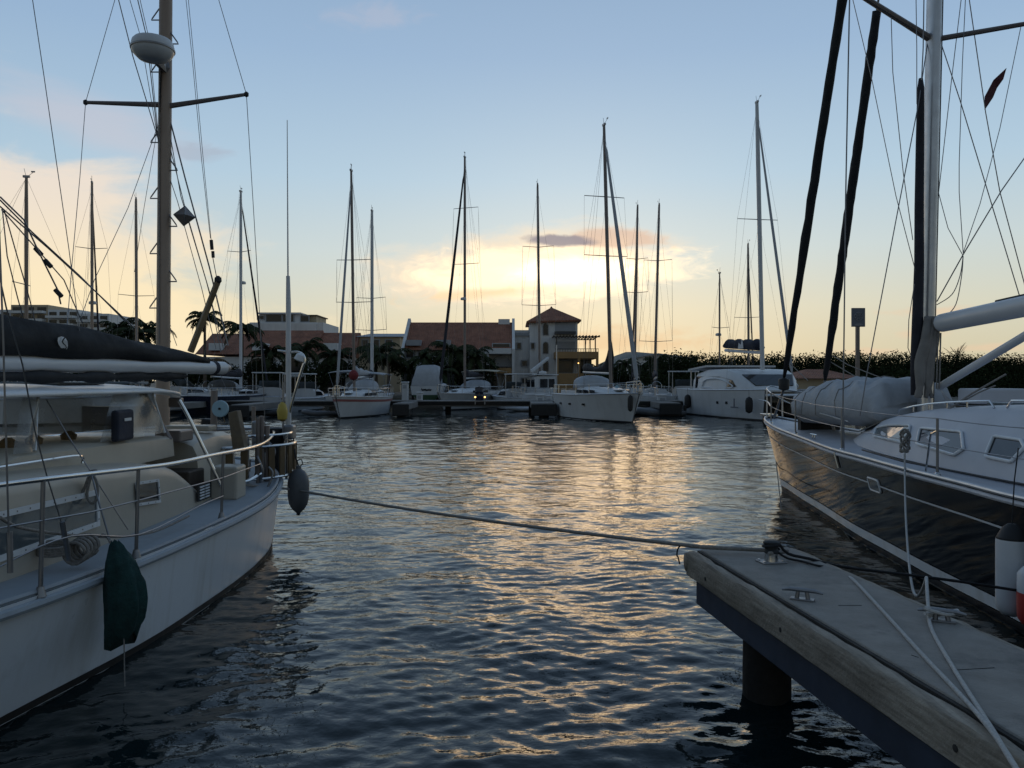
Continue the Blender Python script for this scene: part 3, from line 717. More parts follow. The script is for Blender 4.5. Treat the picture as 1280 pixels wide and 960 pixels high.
def leafy(name, lab, cat, blobs, nl, sz, m, kind=None, loc=(0, 0, 0), trunk=None):
    rng = random.Random(hash(lab) % 999 if False else len(lab) * 7 + nl); b = MB(); tot = sum(bl[3] * bl[4] for bl in blobs)
    for (x, y, z, rx, rz) in blobs:
        k = int(nl * rx * rz / tot)
        for _ in range(k):
            u = rng.uniform(-1, 1); a = rng.uniform(0, 6.283); rr = (rng.random() ** .45) * (1 + .16 * math.sin(a * 3 + x) + .1 * math.sin(a * 7 + z))
            s = math.sqrt(1 - u * u); p = Vector((x + rx * rr * s * math.cos(a), y + rx * .7 * rr * s * math.sin(a), z + rz * rr * u))
            d = Vector((rng.gauss(0, 1), rng.gauss(0, 1), rng.gauss(0, 1))).normalized(); e = d.cross(Vector((rng.gauss(0, 1), rng.gauss(0, 1), rng.gauss(0, 1)))).normalized()
            l = sz * rng.uniform(.6, 1.4); b.add([p - d * l, p + e * l * .45, p + d * l, p - e * l * .45], [(0, 1, 2, 3)])
    o = b.build(name, M[m], None, loc=loc)
    return o
def build_hedge():
    rng = random.Random(21); blobs = []
    px = 822
    while px < 1420:
        Y = rng.uniform(76, 84); top = 447 + rng.uniform(-3.5, 3.5) + 6 * max(0, (1060 - px) / 240 - .8) + (-3 if 1090 < px < 1160 else 0)
        q = P(px, top, Y); rz = rng.uniform(1.3, 1.9)
        blobs.append((q.x, Y, q.z - rz * .8, rng.uniform(1.5, 2.6), rz))
        blobs.append((q.x + rng.uniform(-1, 1), Y - 2.5, 1.6 + rng.uniform(-.3, .6), rng.uniform(2.0, 2.6), 1.7))
        px += rng.uniform(9, 15)
    o = leafy('mangrove_hedge', 'mangroves', 'mangroves', blobs, 210000, .115, 'leaf_hedge', loc=(40, 78, .5))
    tag(o, 'long dark mangrove thicket along the right shore', 'mangrove thicket', kind='stuff')
    blobs = []
    for k in range(40):
        px = rng.uniform(-40, 500); q = P(px, rng.uniform(452, 468), 83)
        blobs.append((q.x, rng.uniform(80, 90), q.z - .7, rng.uniform(1.0, 1.9), rng.uniform(.9, 1.5)))
    for k in range(16):
        px = rng.uniform(500, 610); q = P(px, rng.uniform(448, 470), 81)
        blobs.append((q.x, rng.uniform(80, 83), q.z - .7, rng.uniform(.8, 1.6), rng.uniform(.9, 1.5)))
    for k in range(14):
        px = rng.uniform(740, 850); q = P(px, rng.uniform(462, 473), 84)
        blobs.append((q.x, rng.uniform(81, 90), q.z - .5, rng.uniform(.8, 1.4), rng.uniform(.7, 1.1)))
    o = leafy('garden_shrubbery', 's', 's', blobs, 40000, .16, 'leaf_hedge', loc=(0, 82, .9))
    tag(o, 'dark garden shrubs below the houses on the far shore', 'shrubs', kind='stuff')
    # the casuarina whose feathery top stands over the mangroves
    Y = 88.; q = P(1196, 436, Y); t = thing('casuarina_tree', 'feathery casuarina standing above the mangroves right of the big mast', 'tree', (q.x, Y, .9))
    MB().tube([(0, 0, 0), (.1, 0, 2.5), (0, 0, q.z - 1.6)], [.2, .15, .07], 8).build('trunk', M['bark'], t, smooth=True)
    b = MB(); rng = random.Random(4)
    for k in range(46):
        z0 = rng.uniform(2.2, q.z - 1.6); a = rng.uniform(0, 6.28); L = rng.uniform(.9, 2.0); d = Vector((math.cos(a) * .8, math.sin(a) * .8, rng.uniform(.5, 1.2))).normalized()
        for j in range(12):
            p = Vector((0, 0, z0)) + d * L * j / 11; rr = .05
            b.add([p - d * .2, p + Vector((rr, 0, .03)), p + d * .25], [(0, 1, 2)])
            for s in range(3):
                e = (d + Vector((rng.gauss(0, .5), rng.gauss(0, .5), rng.gauss(0, .5)))).normalized() * rng.uniform(.15, .4)
                b.add([p, p + Vector((.025, .025, 0)), p + e], [(0, 1, 2)])
    b.build('crown', M['leaf_pine'], t)
build_hedge()
# the sign on its tall post beyond the black yacht
def build_sign():
    Y = 42.; a = P(1064.5, 408.5, Y); b = P(1081, 385, Y); cx = (a.x + b.x) / 2; cz = (a.z + b.z) / 2; w = b.x - a.x; h = b.z - a.z
    t = thing('sign_post', 'grey square sign with a round emblem on a tall post', 'sign', (cx, Y, 0), worldly=True)
    MB().box2((cx - .085, Y, -1), (cx + .085, Y + .16, a.z + .02)).build('post', M['mast_dark'], t)
    f = MB().box2((a.x, Y - .06, a.z), (b.x, Y + .06, b.z)).build('sign_panel', M['sign_face'], t, bevel=.012)
    m = MB(); r = w * .31; zc = cz + .05
    ring = lambda rr, n=28: [(cx + rr * math.cos(2 * math.pi * k / n), Y - .075, zc + rr * math.sin(2 * math.pi * k / n)) for k in range(n + 1)]
    m.tube(ring(r), .013, 4); m.tube(ring(r * .55), .014, 4)
    for k in range(8):
        an = 2 * math.pi * k / 8; m.tube([(cx + r * .2 * math.cos(an), Y - .075, zc + r * .2 * math.sin(an)), (cx + r * .95 * math.cos(an + .3), Y - .075, zc + r * .95 * math.sin(an + .3))], .013, 4)
    m.box2((cx - w * .3, Y - .078, a.z + h * .07), (cx + w * .3, Y - .064, a.z + h * .12)); m.box2((cx - w * .2, Y - .078, a.z + h * .15), (cx + w * .2, Y - .064, a.z + h * .17))
    m.build('emblem', M['sign_mark'], f)
build_sign()
# ------------------------------------------------------------------ boats across the basin
def hull_parts(t, L, B, F, hm, fr=None, boot='boot_black', stripe=None, rake=.09, sheer=.22, transom=.78, wl=.86, nm='hull', deckm='white_deck'):
    fr = fr or (lambda a, b, z: Vector((a, b, z)))
    hs = cint([0, .2, .45, .7, .85, .95, 1], [B / 2 * transom, B / 2 * .95, B / 2, B / 2 * .82, B / 2 * .5, B / 2 * .2, .03])
    hw = cint([0, .2, .45, .7, .85, .95, 1], [B / 2 * transom * .8, B / 2 * wl, B / 2 * wl, B / 2 * .64, B / 2 * .34, B / 2 * .12, .02])
    H = Hull(fr, lambda s: -L / 2 + (.03 * L) * (1 - s), lambda s: L / 2 - rake * L * (1 - s), hs, hw, lambda u: F * (1 + sheer * max(0, u - .25) ** 1.6 + .03 * (1 - u)))
    b = H.topsides(28, 6)
    r0 = [H.pt(0, t_, 1) for t_ in (1, .5, 0, -.9)] + [H.pt(0, t_, -1) for t_ in (-.9, 0, .5, 1)]
    b.add(r0, [tuple(range(8))])
    h = b.build(nm, M[hm], t, smooth=True)
    H.strip(-.1, .10, .012, 26).build('boot_stripe', M[boot], t, smooth=True)
    if stripe: H.strip(lambda u: H.zs(u) - .32, lambda u: H.zs(u) - .17, .012, 26).build('side_stripe', M[stripe], t, smooth=True)
    H.deck(.02, .05, 26).build('deck', M[deckm], t, smooth=True)
    H.rail(.035, .0, 30, 0, 5).build('toe_rail', M['alu'], t, smooth=True)
    return H
def trunk_loft(b, xs, hb, z0, zt, chamf=.75, fr=None):
    rings = []
    for x, h, z in zip(xs, hb, zt):
        q = [(h, z0), (h * .97, z0 + (z - z0) * .55), (h * chamf, z - .02), (h * .35, z + .03)]
        pts = q + [(-y, zz) for y, zz in reversed(q)]
        rings.append([fr(x, y, zz) if fr else (x, y, zz) for y, zz in pts])
    return b.loft(rings, True, True)
def rigging(t, xm, zd, zt, L, B, F, lean, spr, mastm='mast_dark', rm=.1, jib=None, wires=.0065, backstay=True, wm='wire_m', spw=1.1, radar=None, jr=.09):
    lx, ly = lean                                            # local shift of the mast head
    def at(z): k = (z - zd) / (zt - zd); return Vector((xm + lx * k, ly * k, z))
    m_ = MB(); n = 9
    m_.tube([at(zd + (zt - zd) * k / n) for k in range(n + 1)], [rm] * (n - 1) + [rm * .9, rm * .75], 8)
    mo = m_.build('mast', M[mastm], t, smooth=True)
    top = MB(); q = at(zt); top.box(q + Vector((0, 0, .06)), (.34, .12, .12)); top.tube([q, q + Vector((-.12, 0, .5))], .012, 4); top.tube([q + Vector((.1, 0, .1)), q + Vector((.3, .1, .32))], .012, 4); top.box(q + Vector((.3, .1, .36)), (.2, .03, .08))
    top.build('masthead', M['steel_dull'], mo)
    tips = []
    for z in spr:
        k = (z - zd) / (zt - zd); w = spw * (1.15 - .35 * k); c = at(z)
        pair = []
        for s in (1, -1):
            e = c + Vector((-.25, s * w, .06)); MB().tube([c, e], [.03, .022], 6).build('spreader', M['steel_dull'], mo, smooth=True); pair.append(e)
        tips.append(pair)
    for i, s in enumerate((1, -1)):
        chain = Vector((xm - .25, s * B * .44, F))
        pts = [chain] + [p[i] for p in tips] + [at(zt - .4)]
        wire('shroud', pts, wires, M[wm], t, 4)
        wire('shroud', [Vector((xm - .6, s * B * .42, F)), at(spr[0] - .2) if spr else at(zt * .6)], wires * .8, M[wm], t, 4)
    bow = Vector((L / 2 - .15, 0, F * 1.2))
    if jib:
        a = at(zt * (.97 if jib != 'frac' else .84)); d = a - bow
        MB().tube([bow + d * k for k in (0, .04, .06, .25, .6, .93, .95, 1)], [.02, .03, jr, jr, jr * .85, jr * .55, .02, .015], 8).build('furled_sail', M['dark_sail' if jib == 'dark' else 'grey_canvas'], t, smooth=True)
    else: wire('forestay', [bow, at(zt)], wires, M[wm], t, 4)
    if backstay: wire('backstay', [Vector((-L / 2 + .15, 0, F)), at(zt)], wires, M[wm], t, 4)
    wire('halyard', [at(zt - .2) + Vector((-.14, .1, 0)), Vector((xm - .3, .3, zd + .4))], wires * .7, M[wm], t, 4)
    if radar:
        q = at(radar) + Vector((.3, 0, 0)); MB().lathe([(.05, -.12), (.24, -.1), (.26, 0), (.22, .1), (.05, .14)], q, n=12).build('radar_dome', M['white_far'], mo, smooth=True)
    return at
def stanchions(t, H, n, h=.6, u0=.06, u1=.97):
    for s in (1, -1):
        tops = []
        for k in range(n):
            u = u0 + (u1 - u0) * k / (n - 1); p = H.pt(u, 1, s, -.06); q = p + Vector((0, 0, h)); tops.append(q)
            MB().tube([p, q], .016, 4).build('stanchion', M['steel'], t)
        wire('lifeline', tops, .009, M['steel'], t, 4)
        wire('lifeline', [q - Vector((0, 0, h * .45)) for q in tops], .008, M['steel'], t, 4)
def sailboat(lab, px, Y, head, L, B, F, top, lean=0., spr=(), hm='white_far', stripe=None, jib=None, cover='dark_sail', bimini=None, mastm='mast_dark', rm=.1, coach=True, group=None, sboot='boot_black', dodger=False, radar=None, xm=.08, spw=1.1, name='sailing_yacht', rich=True, boom=True, jr=.09, hump=False):
    hd = R(head); f = Vector((math.cos(hd), math.sin(hd), 0)); xm *= L
    q = P(px, HOR, Y); root = Vector((q.x, Y, 0)) - f * xm
    t = thing(name, lab, 'sailboat', root, hd, group)
    H = hull_parts(t, L, B, F, hm, boot=sboot, stripe=stripe)
    zt = P(0, top, Y).z; zd = F + .45
    # lean is given in photo pixels of the mast head against its foot
    dx = lean / F * 0 + lean / 1000 * Y; loc = (dx * math.cos(-hd), dx * math.sin(-hd))
    rigging(t, xm, F, zt, L, B, F, loc, [P(0, s, Y).z for s in spr], mastm, rm, jib, radar=P(0, radar, Y).z if radar else None, spw=spw, jr=jr)
    b = MB(); xs = [-.16 * L, -.05 * L, .08 * L, .2 * L, .30 * L]
    trunk_loft(b, xs, [B * .31, B * .32, B * .30, B * .22, B * .12], F - .03, [F + .52, F + .52, F + .46, F + .36, F + .1])
    b.build('coachroof', M['white_far'], t, smooth=True)
    for s in (1, -1):
        for (a0, a1) in ((-.12, -.04), (-.02, .06), (.08, .14)):
            y0 = B * .325 * s; y1 = y0 * (1 if a1 < .1 else .93)
            MB().add([(a0 * L, y0, F + .15), (a1 * L, y1, F + .15), (a1 * L, y1, F + .33), (a0 * L, y0, F + .36)] + [(a0 * L, y0 * .96, F + .15), (a1 * L, y1 * .96, F + .15), (a1 * L, y1 * .96, F + .33), (a0 * L, y0 * .96, F + .36)],
                     [(0, 1, 2, 3), (7, 6, 5, 4), (0, 4, 5, 1), (3, 2, 6, 7), (1, 5, 6, 2), (0, 3, 7, 4)]).build('window', M['glass_dark'], t)
    for (x, w) in ((.24, .5), (.02, .42)):
        MB().box((x * L, 0, F + (.34 if x > .2 else .57)), (w, w, .06)).build('hatch', M['glass_grey'], t, bevel=.015)
    b = MB()
    for s in (1, -1): b.box((-.29 * L, s * B * .29, F + .12), (.25 * L, .12, .3))
    b.box((-.42 * L, 0, F + .1), (.1, B * .55, .26)); b.build('cockpit_coaming', M['white_far'], t, bevel=.03)
    MB().tube([(-.33 * L, 0, F), (-.33 * L, 0, F + .8)], .06, 6).build('steering_pedestal', M['white_far'], t)
    w = MB(); w.tube([(-.345 * L, .4 * math.cos(a), F + .75 + .4 * math.sin(a)) for a in (2 * math.pi * k / 16 for k in range(17))], .018, 4); w.build('steering_wheel', M['steel'], t)
    if boom:
        zb = F + 1.35
        MB().tube([(xm - .1, 0, zb), (-.30 * L, 0, zb + .12)], .075, 8).build('boom', M['alu'], t, smooth=True)
        rings = []
        for k in range(11):
            u = k / 10; x = xm - .05 + (-.29 * L - xm) * u; hgt = (.62 - .42 * u) * (1 + .12 * math.sin(u * 19)); ww = .2 - .08 * u
            if hump: hgt = .35 + 1.5 * max(0, 1 - u * 5) ** 1.3 + .12 * math.sin(u * 9)
            rings.append([(x, ww * math.cos(a) * (1 if math.sin(a) < .2 else .7), zb + .1 + u * .12 + hgt * .5 + hgt * .55 * math.sin(a)) for a in (2 * math.pi * j / 10 for j in range(10))])
        MB().loft(rings).build('sail_cover', M[cover], t, smooth='all')
        wire('topping_lift', [(-.30 * L, 0, zb + .15), (xm + loc[0], loc[1], zt)], .008, M['wire_m'], t, 4)
        wire('mainsheet', [(-.27 * L, 0, zb + .1), (-.25 * L, 0, F + .2)], .02, M['rope_grey'], t, 4)
    if rich: stanchions(t, H, 7)
    b = MB()
    c = [H.pt(.93, 1, 1, -.05) + Vector((0, 0, .62)), H.pt(.985, 1, 1, -.02) + Vector((0, 0, .68)), H.pt(.985, 1, -1, -.02) + Vector((0, 0, .68)), H.pt(.93, 1, -1, -.05) + Vector((0, 0, .62))]
    b.tube(bez(c, 4), .018, 5)
    for p, u, s in ((c[0], .93, 1), (c[3], .93, -1), (c[1], .985, 1), (c[2], .985, -1)): b.tube([p, H.pt(u, 1, s, -.04)], .016, 4)
    b.build('pulpit', M['steel'], t)
    MB().box((L / 2 - .1, 0, F * 1.17 + .02), (.5, .16, .08)).build('anchor_roller', M['steel_dull'], t)
    b = MB(); pts = [(-.38 * L, B * .38, F + .62), (-.485 * L, B * .33, F + .62), (-.485 * L, -B * .33, F + .62), (-.38 * L, -B * .38, F + .62)]
    b.tube(pts, .018, 5)
    for p in pts: b.tube([p, (p[0], p[1], F)], .016, 4)
    b.build('pushpit', M['steel'], t)
    if dodger or bimini:
        b = MB(); rows = []
        for k in range(5):
            x = -.17 * L + .35 * k / 4 * 3; z = F + .5 + .75 * math.sin(math.pi / 2 * (1 - k / 4)) ** .7
            rows.append([(x, B * .33 * math.cos(a), F + .45 + (z - F - .45) * math.sin(a) ** .5 if a not in (0, math.pi) else F + .45) for a in (math.pi * j / 10 for j in range(11))])
        b.grid(rows).build('dodger', M['grey_canvas'], t, smooth='all', solid=.02)
    if bimini:
        zb = F + bimini[1]; x0, x1 = -.43 * L, -.2 * L; rows = []
        for k in range(6):
            x = x0 + (x1 - x0) * k / 5; rows.append([(x, B * .42 * j / 4, zb - .12 * abs(j / 4) ** 2.5 - .1 * abs(k / 2.5 - 1) ** 3) for j in range(-4, 5)])
        MB().grid(rows).build('bimini', M[bimini[0]], t, smooth='all', solid=.03)
        for s in (1, -1):
            for (xa, xb) in ((x0, -.3 * L), (x1, -.3 * L)):
                MB().tube([(xa, s * B * .41, zb - .14), (xb, s * B * .40, F + .1)], .015, 5).build('bimini_frame', M['steel'], t)
    return t, H
def build_boats():
    # front row, open water side of the dock
    t, H = sailboat('white sloop with pink side stripes, bow to the left, moored left of centre', 443, 53.5, -97, 9.2, 2.9, 1.25, 214, -4, (325, 378), stripe='pink_stripe', jib='light', bimini=('grey_canvas', 1.75), rm=.10, spw=1.25, xm=.1, boom=True, cover='grey_canvas')
    for k, (a, b_) in enumerate(((-.3, .9), (.1, 1.3))):
        pass
    q = P(442, 469, 50.5); tt = thing('anchor_ball', 'red round buoy hanging in the bow rail of the pink-striped sloop', 'buoy', q, worldly=True)
    MB().lathe([(.02, -.34), (.2, -.27), (.32, -.05), (.30, .12), (.14, .3), (.03, .34)], q, n=14).build('float', M['red_cloth'], tt, smooth=True)
    MB().tube([q + Vector((0, 0, .33)), q + Vector((.02, 0, .6))], .015, 5).build('lanyard', M['rope_grey'], tt)
    t, H = sailboat('white sloop with black peaked sail cover and grey furled jib, bow toward open water', 764, 48.3, -75, 11.2, 3.8, 1.50, 157, -9, (246, 320), jib='light', cover='black_canvas', dodger=True, rm=.115, spw=1.45, xm=.13, jr=.13, hump=True)
    for a in (.25, .42, .6):
        MB().box((H.pt(a, .62, -1, 0) + Vector((0, 0, 0))), (.42, .06, .12)).build('hull_window', M['glass_dark'], t)
    q = P(771, 484, 49.5); tt = thing('water_can', 'light blue jug standing on the deck of the sloop with the black sail cover', 'jug', (q.x, q.y, 1.55), worldly=True)
    MB().lathe([(.13, 0), (.15, .03), (.15, .42), (.06, .52), (.06, .58)], (q.x, q.y, 1.58), n=10).build('body', M['blue_plastic'], tt, smooth=True)
    MB().tube([(q.x + .04, q.y, 2.12), (q.x + .17, q.y, 2.1), (q.x + .17, q.y, 1.95)], .02, 5).build('handle', M['blue_plastic'], tt)
    for (u, s, lab) in ((.97, -1, 'black fender hanging at the bow of the sloop with the black sail cover'),):
        p = H.pt(u, 1, s, .16); w = t.matrix_world if False else None
        hd = t.rotation_euler.z; pw = Vector((t.location.x + p.x * math.cos(hd) - p.y * math.sin(hd), t.location.y + p.x * math.sin(hd) + p.y * math.cos(hd), p.z - .55))
        tt = thing('fender', lab, 'fender', pw); MB().lathe([(.03, -.46), (.13, -.38), (.15, -.2), (.15, .25), (.12, .38), (.03, .46)], n=10).build('bladder', M['rubber_black'], tt, smooth=True)
        MB().tube([(0, 0, .45), (-.02, 0, 1.0)], .015, 4).build('lanyard', M['rope_grey'], tt)
    # behind the dock
    sailboat('white ketch with cream bimini behind the drum on the far dock', 581, 68.5, -109, 12.5, 4.0, 1.25, 197, 0, (260, 330), jib='dark', bimini=('cream_canvas', 2.15), rm=.12, spw=1.3, xm=.06, radar=374, jr=.13)
    sailboat('sailing yacht whose slim mast stands just right of the pink-striped sloop', 465, 66, 80, 11, 3.5, 1.2, 264, 0, (373, 413), rm=.14, spw=1.3, mastm='alu_paint', bimini=('grey_canvas', 2.0))
    sailboat('sailing yacht whose mast rises in front of the tower house', 675, 70, 85, 11, 3.5, 1.2, 231, -3, (309, 382), rm=.11, spw=1.5, rich=False)
    sailboat('sailing yacht with the left of the two thin masts right of the black sail cover', 793, 66, 85, 10.5, 3.4, 1.2, 258, 4, (324, 366), rm=.10, spw=1.0, jib='dark', jr=.07)
    sailboat('sailing yacht with the right of the two thin masts right of the black sail cover', 818, 68, 82, 11, 3.5, 1.2, 256, 6, (326, 427), rm=.11, spw=1.3)
    sailboat('small sailing boat with a short mast left of the catamaran mast', 899.5, 68, 95, 8.5, 2.9, 1.0, 342, 0, (410,), rm=.075, spw=.8, radar=418, rich=False, xm=.1)
    sailboat('sailing yacht with a dark jib and medium mast just behind the catamaran', 936, 70, -100, 10, 3.3, 1.1, 306, -1, (397,), rm=.10, spw=1.2, jib='dark', rich=False, jr=.06)
    # far left, seen over and under the near ketch
    sailboat('white sailing yacht moored at far left whose hull shows under the boom', 33, 44, 8, 12.0, 3.8, 1.35, 222, 0, (356,), rm=.105, spw=1.1, mastm='mast_tan', cover='navy_canvas')
    sailboat('sailing yacht with a dark furled jib left of the tan mast', 115, 56, 110, 11, 3.5, 1.2, 229, 0, (311,), rm=.10, spw=1.1, mastm='mast_tan', jib='dark', jr=.07, radar=378)
    sailboat('sailing yacht with the mast nearest left of the tan mast', 171, 62, 115, 10.5, 3.4, 1.2, 249, -1, (370,), rm=.11, spw=1.3, mastm='mast_tan', jib='dark', jr=.08)
    sailboat('sailing yacht with a silver mast right of the raised wooden boom', 301, 64, 80, 11.5, 3.6, 1.25, 240, 0, (315,), rm=.12, spw=1.1, mastm='alu_paint', jib='dark', jr=.09, radar=353, bimini=('dark_sail', 2.0), hm='navy_gel')
    # a dark workboat hull at the left
    def motorboat(lab, px, Y, head, L, B, F, kind, hm='white_far', name='motor_boat', lift=0.):
        hd = R(head); q = P(px, HOR, Y); t = thing(name, lab, 'motorboat', (q.x, Y, lift), hd)
        H = hull_parts(t, L, B, F, hm, rake=.14, sheer=.4, transom=.92, wl=.88)
        if kind == 'cruiser':
            b = MB(); trunk_loft(b, [-.1 * L, .05 * L, .2 * L, .32 * L], [B * .38, B * .36, B * .28, B * .1], F - .02, [F + .75, F + .72, F + .5, F + .12]); b.build('cabin', M['white_far'], t, smooth=True)
            for s in (1, -1):
                MB().add([(-.08 * L, s * B * .385, F + .2), (.12 * L, s * B * .34, F + .2), (.08 * L, s * B * .33, F + .5), (-.08 * L, s * B * .36, F + .55)], [(0, 1, 2, 3)]).build('window', M['glass_dark'], t, solid=.03)
            MB().add([(.02 * L, -B * .33, F + .72), (.02 * L, B * .33, F + .72), (-.06 * L, B * .3, F + 1.3), (-.06 * L, -B * .3, F + 1.3)], [(0, 1, 2, 3)]).build('windscreen', M['glass_grey'], t, solid=.03)
            MB().box((-.2 * L, 0, F + 1.95), (.28 * L, B * .8, .08)).build('hardtop', M['white_far'], t, bevel=.03)
            for s in (1, -1):
                for x in (-.32, -.08): MB().tube([(x * L, s * B * .37, F), (x * L, s * B * .37, F + 1.92)], .03, 5).build('hardtop_post', M['alu'], t)
        return t, H
    motorboat('white motor cruiser with hardtop among the far left berths behind the tan mast', 232, 63, 60, 9, 3.0, 1.2, 'cruiser')
    motorboat('white motor cruiser in front of the arched balconies left of the whip aerial', 338, 66, 100, 8, 2.8, 1.1, 'cruiser')
    motorboat('small white motorboat right of the whip aerial behind the dock', 386, 66, 75, 7, 2.5, 1.0, 'cruiser')
    motorboat('dark hulled motor launch seen under the near hardtop at left', 122, 45, 160, 7, 2.6, 1.0, 'cruiser', hm='navy_gel')
    motorboat('white motorboat under the boom beside the amber light at far left', 72, 66, 70, 8.5, 3.0, 1.2, 'cruiser')
    motorboat('white motorboat partly hidden behind the catamaran stern', 858, 66, 70, 8, 2.8, 1.2, 'cruiser')
    motorboat('open white motorboat behind the dock left of the drum ketch stern', 640, 67, 120, 7, 2.5, 1.0, 'cruiser')
    # the covered cruiser standing on a lift, stern to us
    Y = 68.; q = P(533, HOR, Y); zb = P(0, 494, Y).z
    t = thing('motor_cruiser', 'white motor cruiser under a pale canvas cover raised on a boat lift', 'motorboat', (q.x, Y, 0), R(90))
    fr = lambda a, b, z: Vector((a + 4.0, b, z + 1.2))
    B = 2.9
    H = Hull(fr, lambda s: -4, lambda s: 4 - .8 * (1 - s), cint([0, .4, .8, 1], [B / 2 * .94, B / 2, B / 2 * .6, .03]), cint([0, .4, .8, 1], [B * .43, B * .44, B * .2, .02]), lambda u: .75 + .3 * u)
    b = H.topsides(20, 5, 0.); b.add([H.pt(0, 1, 1), H.pt(0, 0, 1), H.pt(0, 0, -1), H.pt(0, 1, -1)], [(0, 1, 2, 3)]); b.build('hull', M['white_far'], t, smooth=True)
    b = MB(); rows = []
    for u in H.us(20):
        a = H.pt(u, 0, 1, .004); c = H.pt(u, 0, -1, .004); k = (a + c) / 2 - Vector((0, 0, .75 * (1 - u ** 3))); rows.append([a, (a + k) / 2 - Vector((0, 0, .08)), k, (c + k) / 2 - Vector((0, 0, .08)), c])
    b.grid(rows); b.add(rows[0], [(0, 1, 2, 3, 4)]); b.build('bottom', M['green_bottom'], t)
    H.deck(.01, .03, 16).build('deck', M['white_deck'], t)
    rings = []
    for (x, w, z) in ((.02, 1.3, 2.0), (.1, 1.22, 3.0), (.6, 1.05, 3.75), (3.2, 1.0, 3.8), (4.6, .95, 2.9), (6.4, .5, 2.2)):
        rings.append([(x, -w * 1.02, 1.95), (x, -w, 1.95 + (z - 1.95) * .5), (x, -w * .86, z - .12), (x, -w * .4, z + .03 * (x % .7)), (x, w * .4, z), (x, w * .86, z - .12), (x, w, 1.95 + (z - 1.95) * .5), (x, w * 1.02, 1.95)])
    MB().loft(rings).build('canvas_cover', M['grey_canvas'], t, smooth='all')
    nm = MB()                                                       # the scribbled name
    pts = [(-.012, .42 - .84 * k / 34, 1.62 + .09 * math.sin(k * 1.35) * (1 - .3 * math.sin(k)) + (.1 if k in (1, 14) else 0)) for k in range(35)]
    nm.tube(pts, .03, 4); nm.build('name_lettering', M['rubber_black'], t)
    for x in (.6, 5.6):
        for s in (1, -1):
            MB().tube([(x, s * 1.85, -1), (x, s * 1.85, 3.0)], .11, 8).build('lift_pile', M['pile_dark'], t, smooth=True)
        MB().box((x, 0, .38), (.2, 3.7, .18)).build('lift_beam', M['steel_dull'], t)
        MB().box((x, 0, .7), (.16, 1.3, .46)).build('lift_cradle', M['wood_dark'], t)
    # pilothouse boat
    Y = 66.; q = P(677, HOR, Y)
    t = thing('pilothouse_boat', 'white pilothouse boat with dark blue bottom and a white derrick boom', 'motorboat', (q.x, Y, 0), R(205))
    H = hull_parts(t, 5.6, 2.3, 1.15, 'white_far', rake=.12, sheer=.5, transom=.85, wl=.9)
    H.strip(-.1, .55, .02, 24).build('blue_bottom', M['navy_gel'], t, smooth=True)
    b = MB(); trunk_loft(b, [-.9, -.85, .75, 1.0], [.85, .85, .8, .75], 1.1, [2.75, 2.8, 2.8, 2.72], .92); w = b.build('wheelhouse', M['white_far'], t)
    for s in (1, -1):
        for (a0, a1) in ((-.75, -.25), (-.1, .55)):
            MB().box(((a0 + a1) / 2, s * .845, 2.2), (a1 - a0, .05, .7)).build('window', M['glass_dark'], w)
    for y in (-.4, .4): MB().box((1.0, y, 2.2), (.06, .6, .6)).build('window', M['glass_dark'], w)
    MB().box((0, 0, 2.9), (2.2, 1.9, .08)).build('roof', M['white_far'], w, bevel=.03)
    MB().lathe([(.1, 0), (.3, .02), (.32, .12), (.28, .22), (.05, .26)], (-.1, 0, 2.95), n=12).build('radar_dome', M['white_far'], w, smooth=True)
    MB().tube([(-1.4, 0, 1.1), (-1.4, 0, 5.4)], .05, 6).build('mast', M['alu'], t)
    MB().tube([(.9, 0, 3.2), (-.6, .1, 4.3)], [.16, .13], 8).build('derrick_boom', M['white_far'], t, smooth=True)
    stanchions(t, H, 5, .5, .4)
    # the catamaran
    Y = 53.6; q = P(917, HOR, Y); hd = R(-80)
    t = thing('catamaran', 'white sailing catamaran with a curved saloon window and black sail bundle on its boom', 'catamaran', (q.x + 1.6, Y, 0), hd)
    for s in (1, -1):
        fr = lambda a, b, z, s=s: Vector((a, b + s * 2.55, z))
        hm = hull_parts(t, 12.0, 1.75, 1.75, 'white_far', fr, rake=.03, sheer=.12, transom=.9, wl=.8)
        for a in (.58, .68):
            for ss in (1, -1): MB().box(hm.pt(a, .55, ss), (.28, .05, .16)).build('porthole', M['glass_dark'], t)
        MB().box((-6.0, s * 2.55, .55), (.9, 1.2, .25)).build('stern_step', M['white_far'], t, bevel=.05)
    MB().box((-1.0, 0, 1.35), (7.0, 3.9, .7)).build('bridge_deck', M['white_far'], t, bevel=.08)
    MB().tube([(5.3, -2.55, 1.5), (5.3, 2.55, 1.5)], .1, 8).build('cross_beam', M['alu'], t)
    MB().box((3.9, 0, 1.48), (2.6, 3.4, .03)).build('trampoline', M['rubber_black'], t)
    b = MB(); rings = []
    for (x, w, z) in ((-4.4, 2.75, 2.95), (-2.5, 2.8, 3.22), (-.2, 2.6, 3.2), (1.2, 2.2, 2.9), (2.3, 1.6, 2.1), (2.8, 1.2, 1.8)):
        rings.append([(x, w, 1.7), (x, w * .97, 1.7 + (z - 1.7) * .6), (x, w * .85, z - .05), (x, w * .4, z), (x, -w * .4, z), (x, -w * .85, z - .05), (x, -w * .97, 1.7 + (z - 1.7) * .6), (x, -w, 1.7)])
    sal = b.loft(rings).build('saloon', M['white_far'], t, smooth=True)
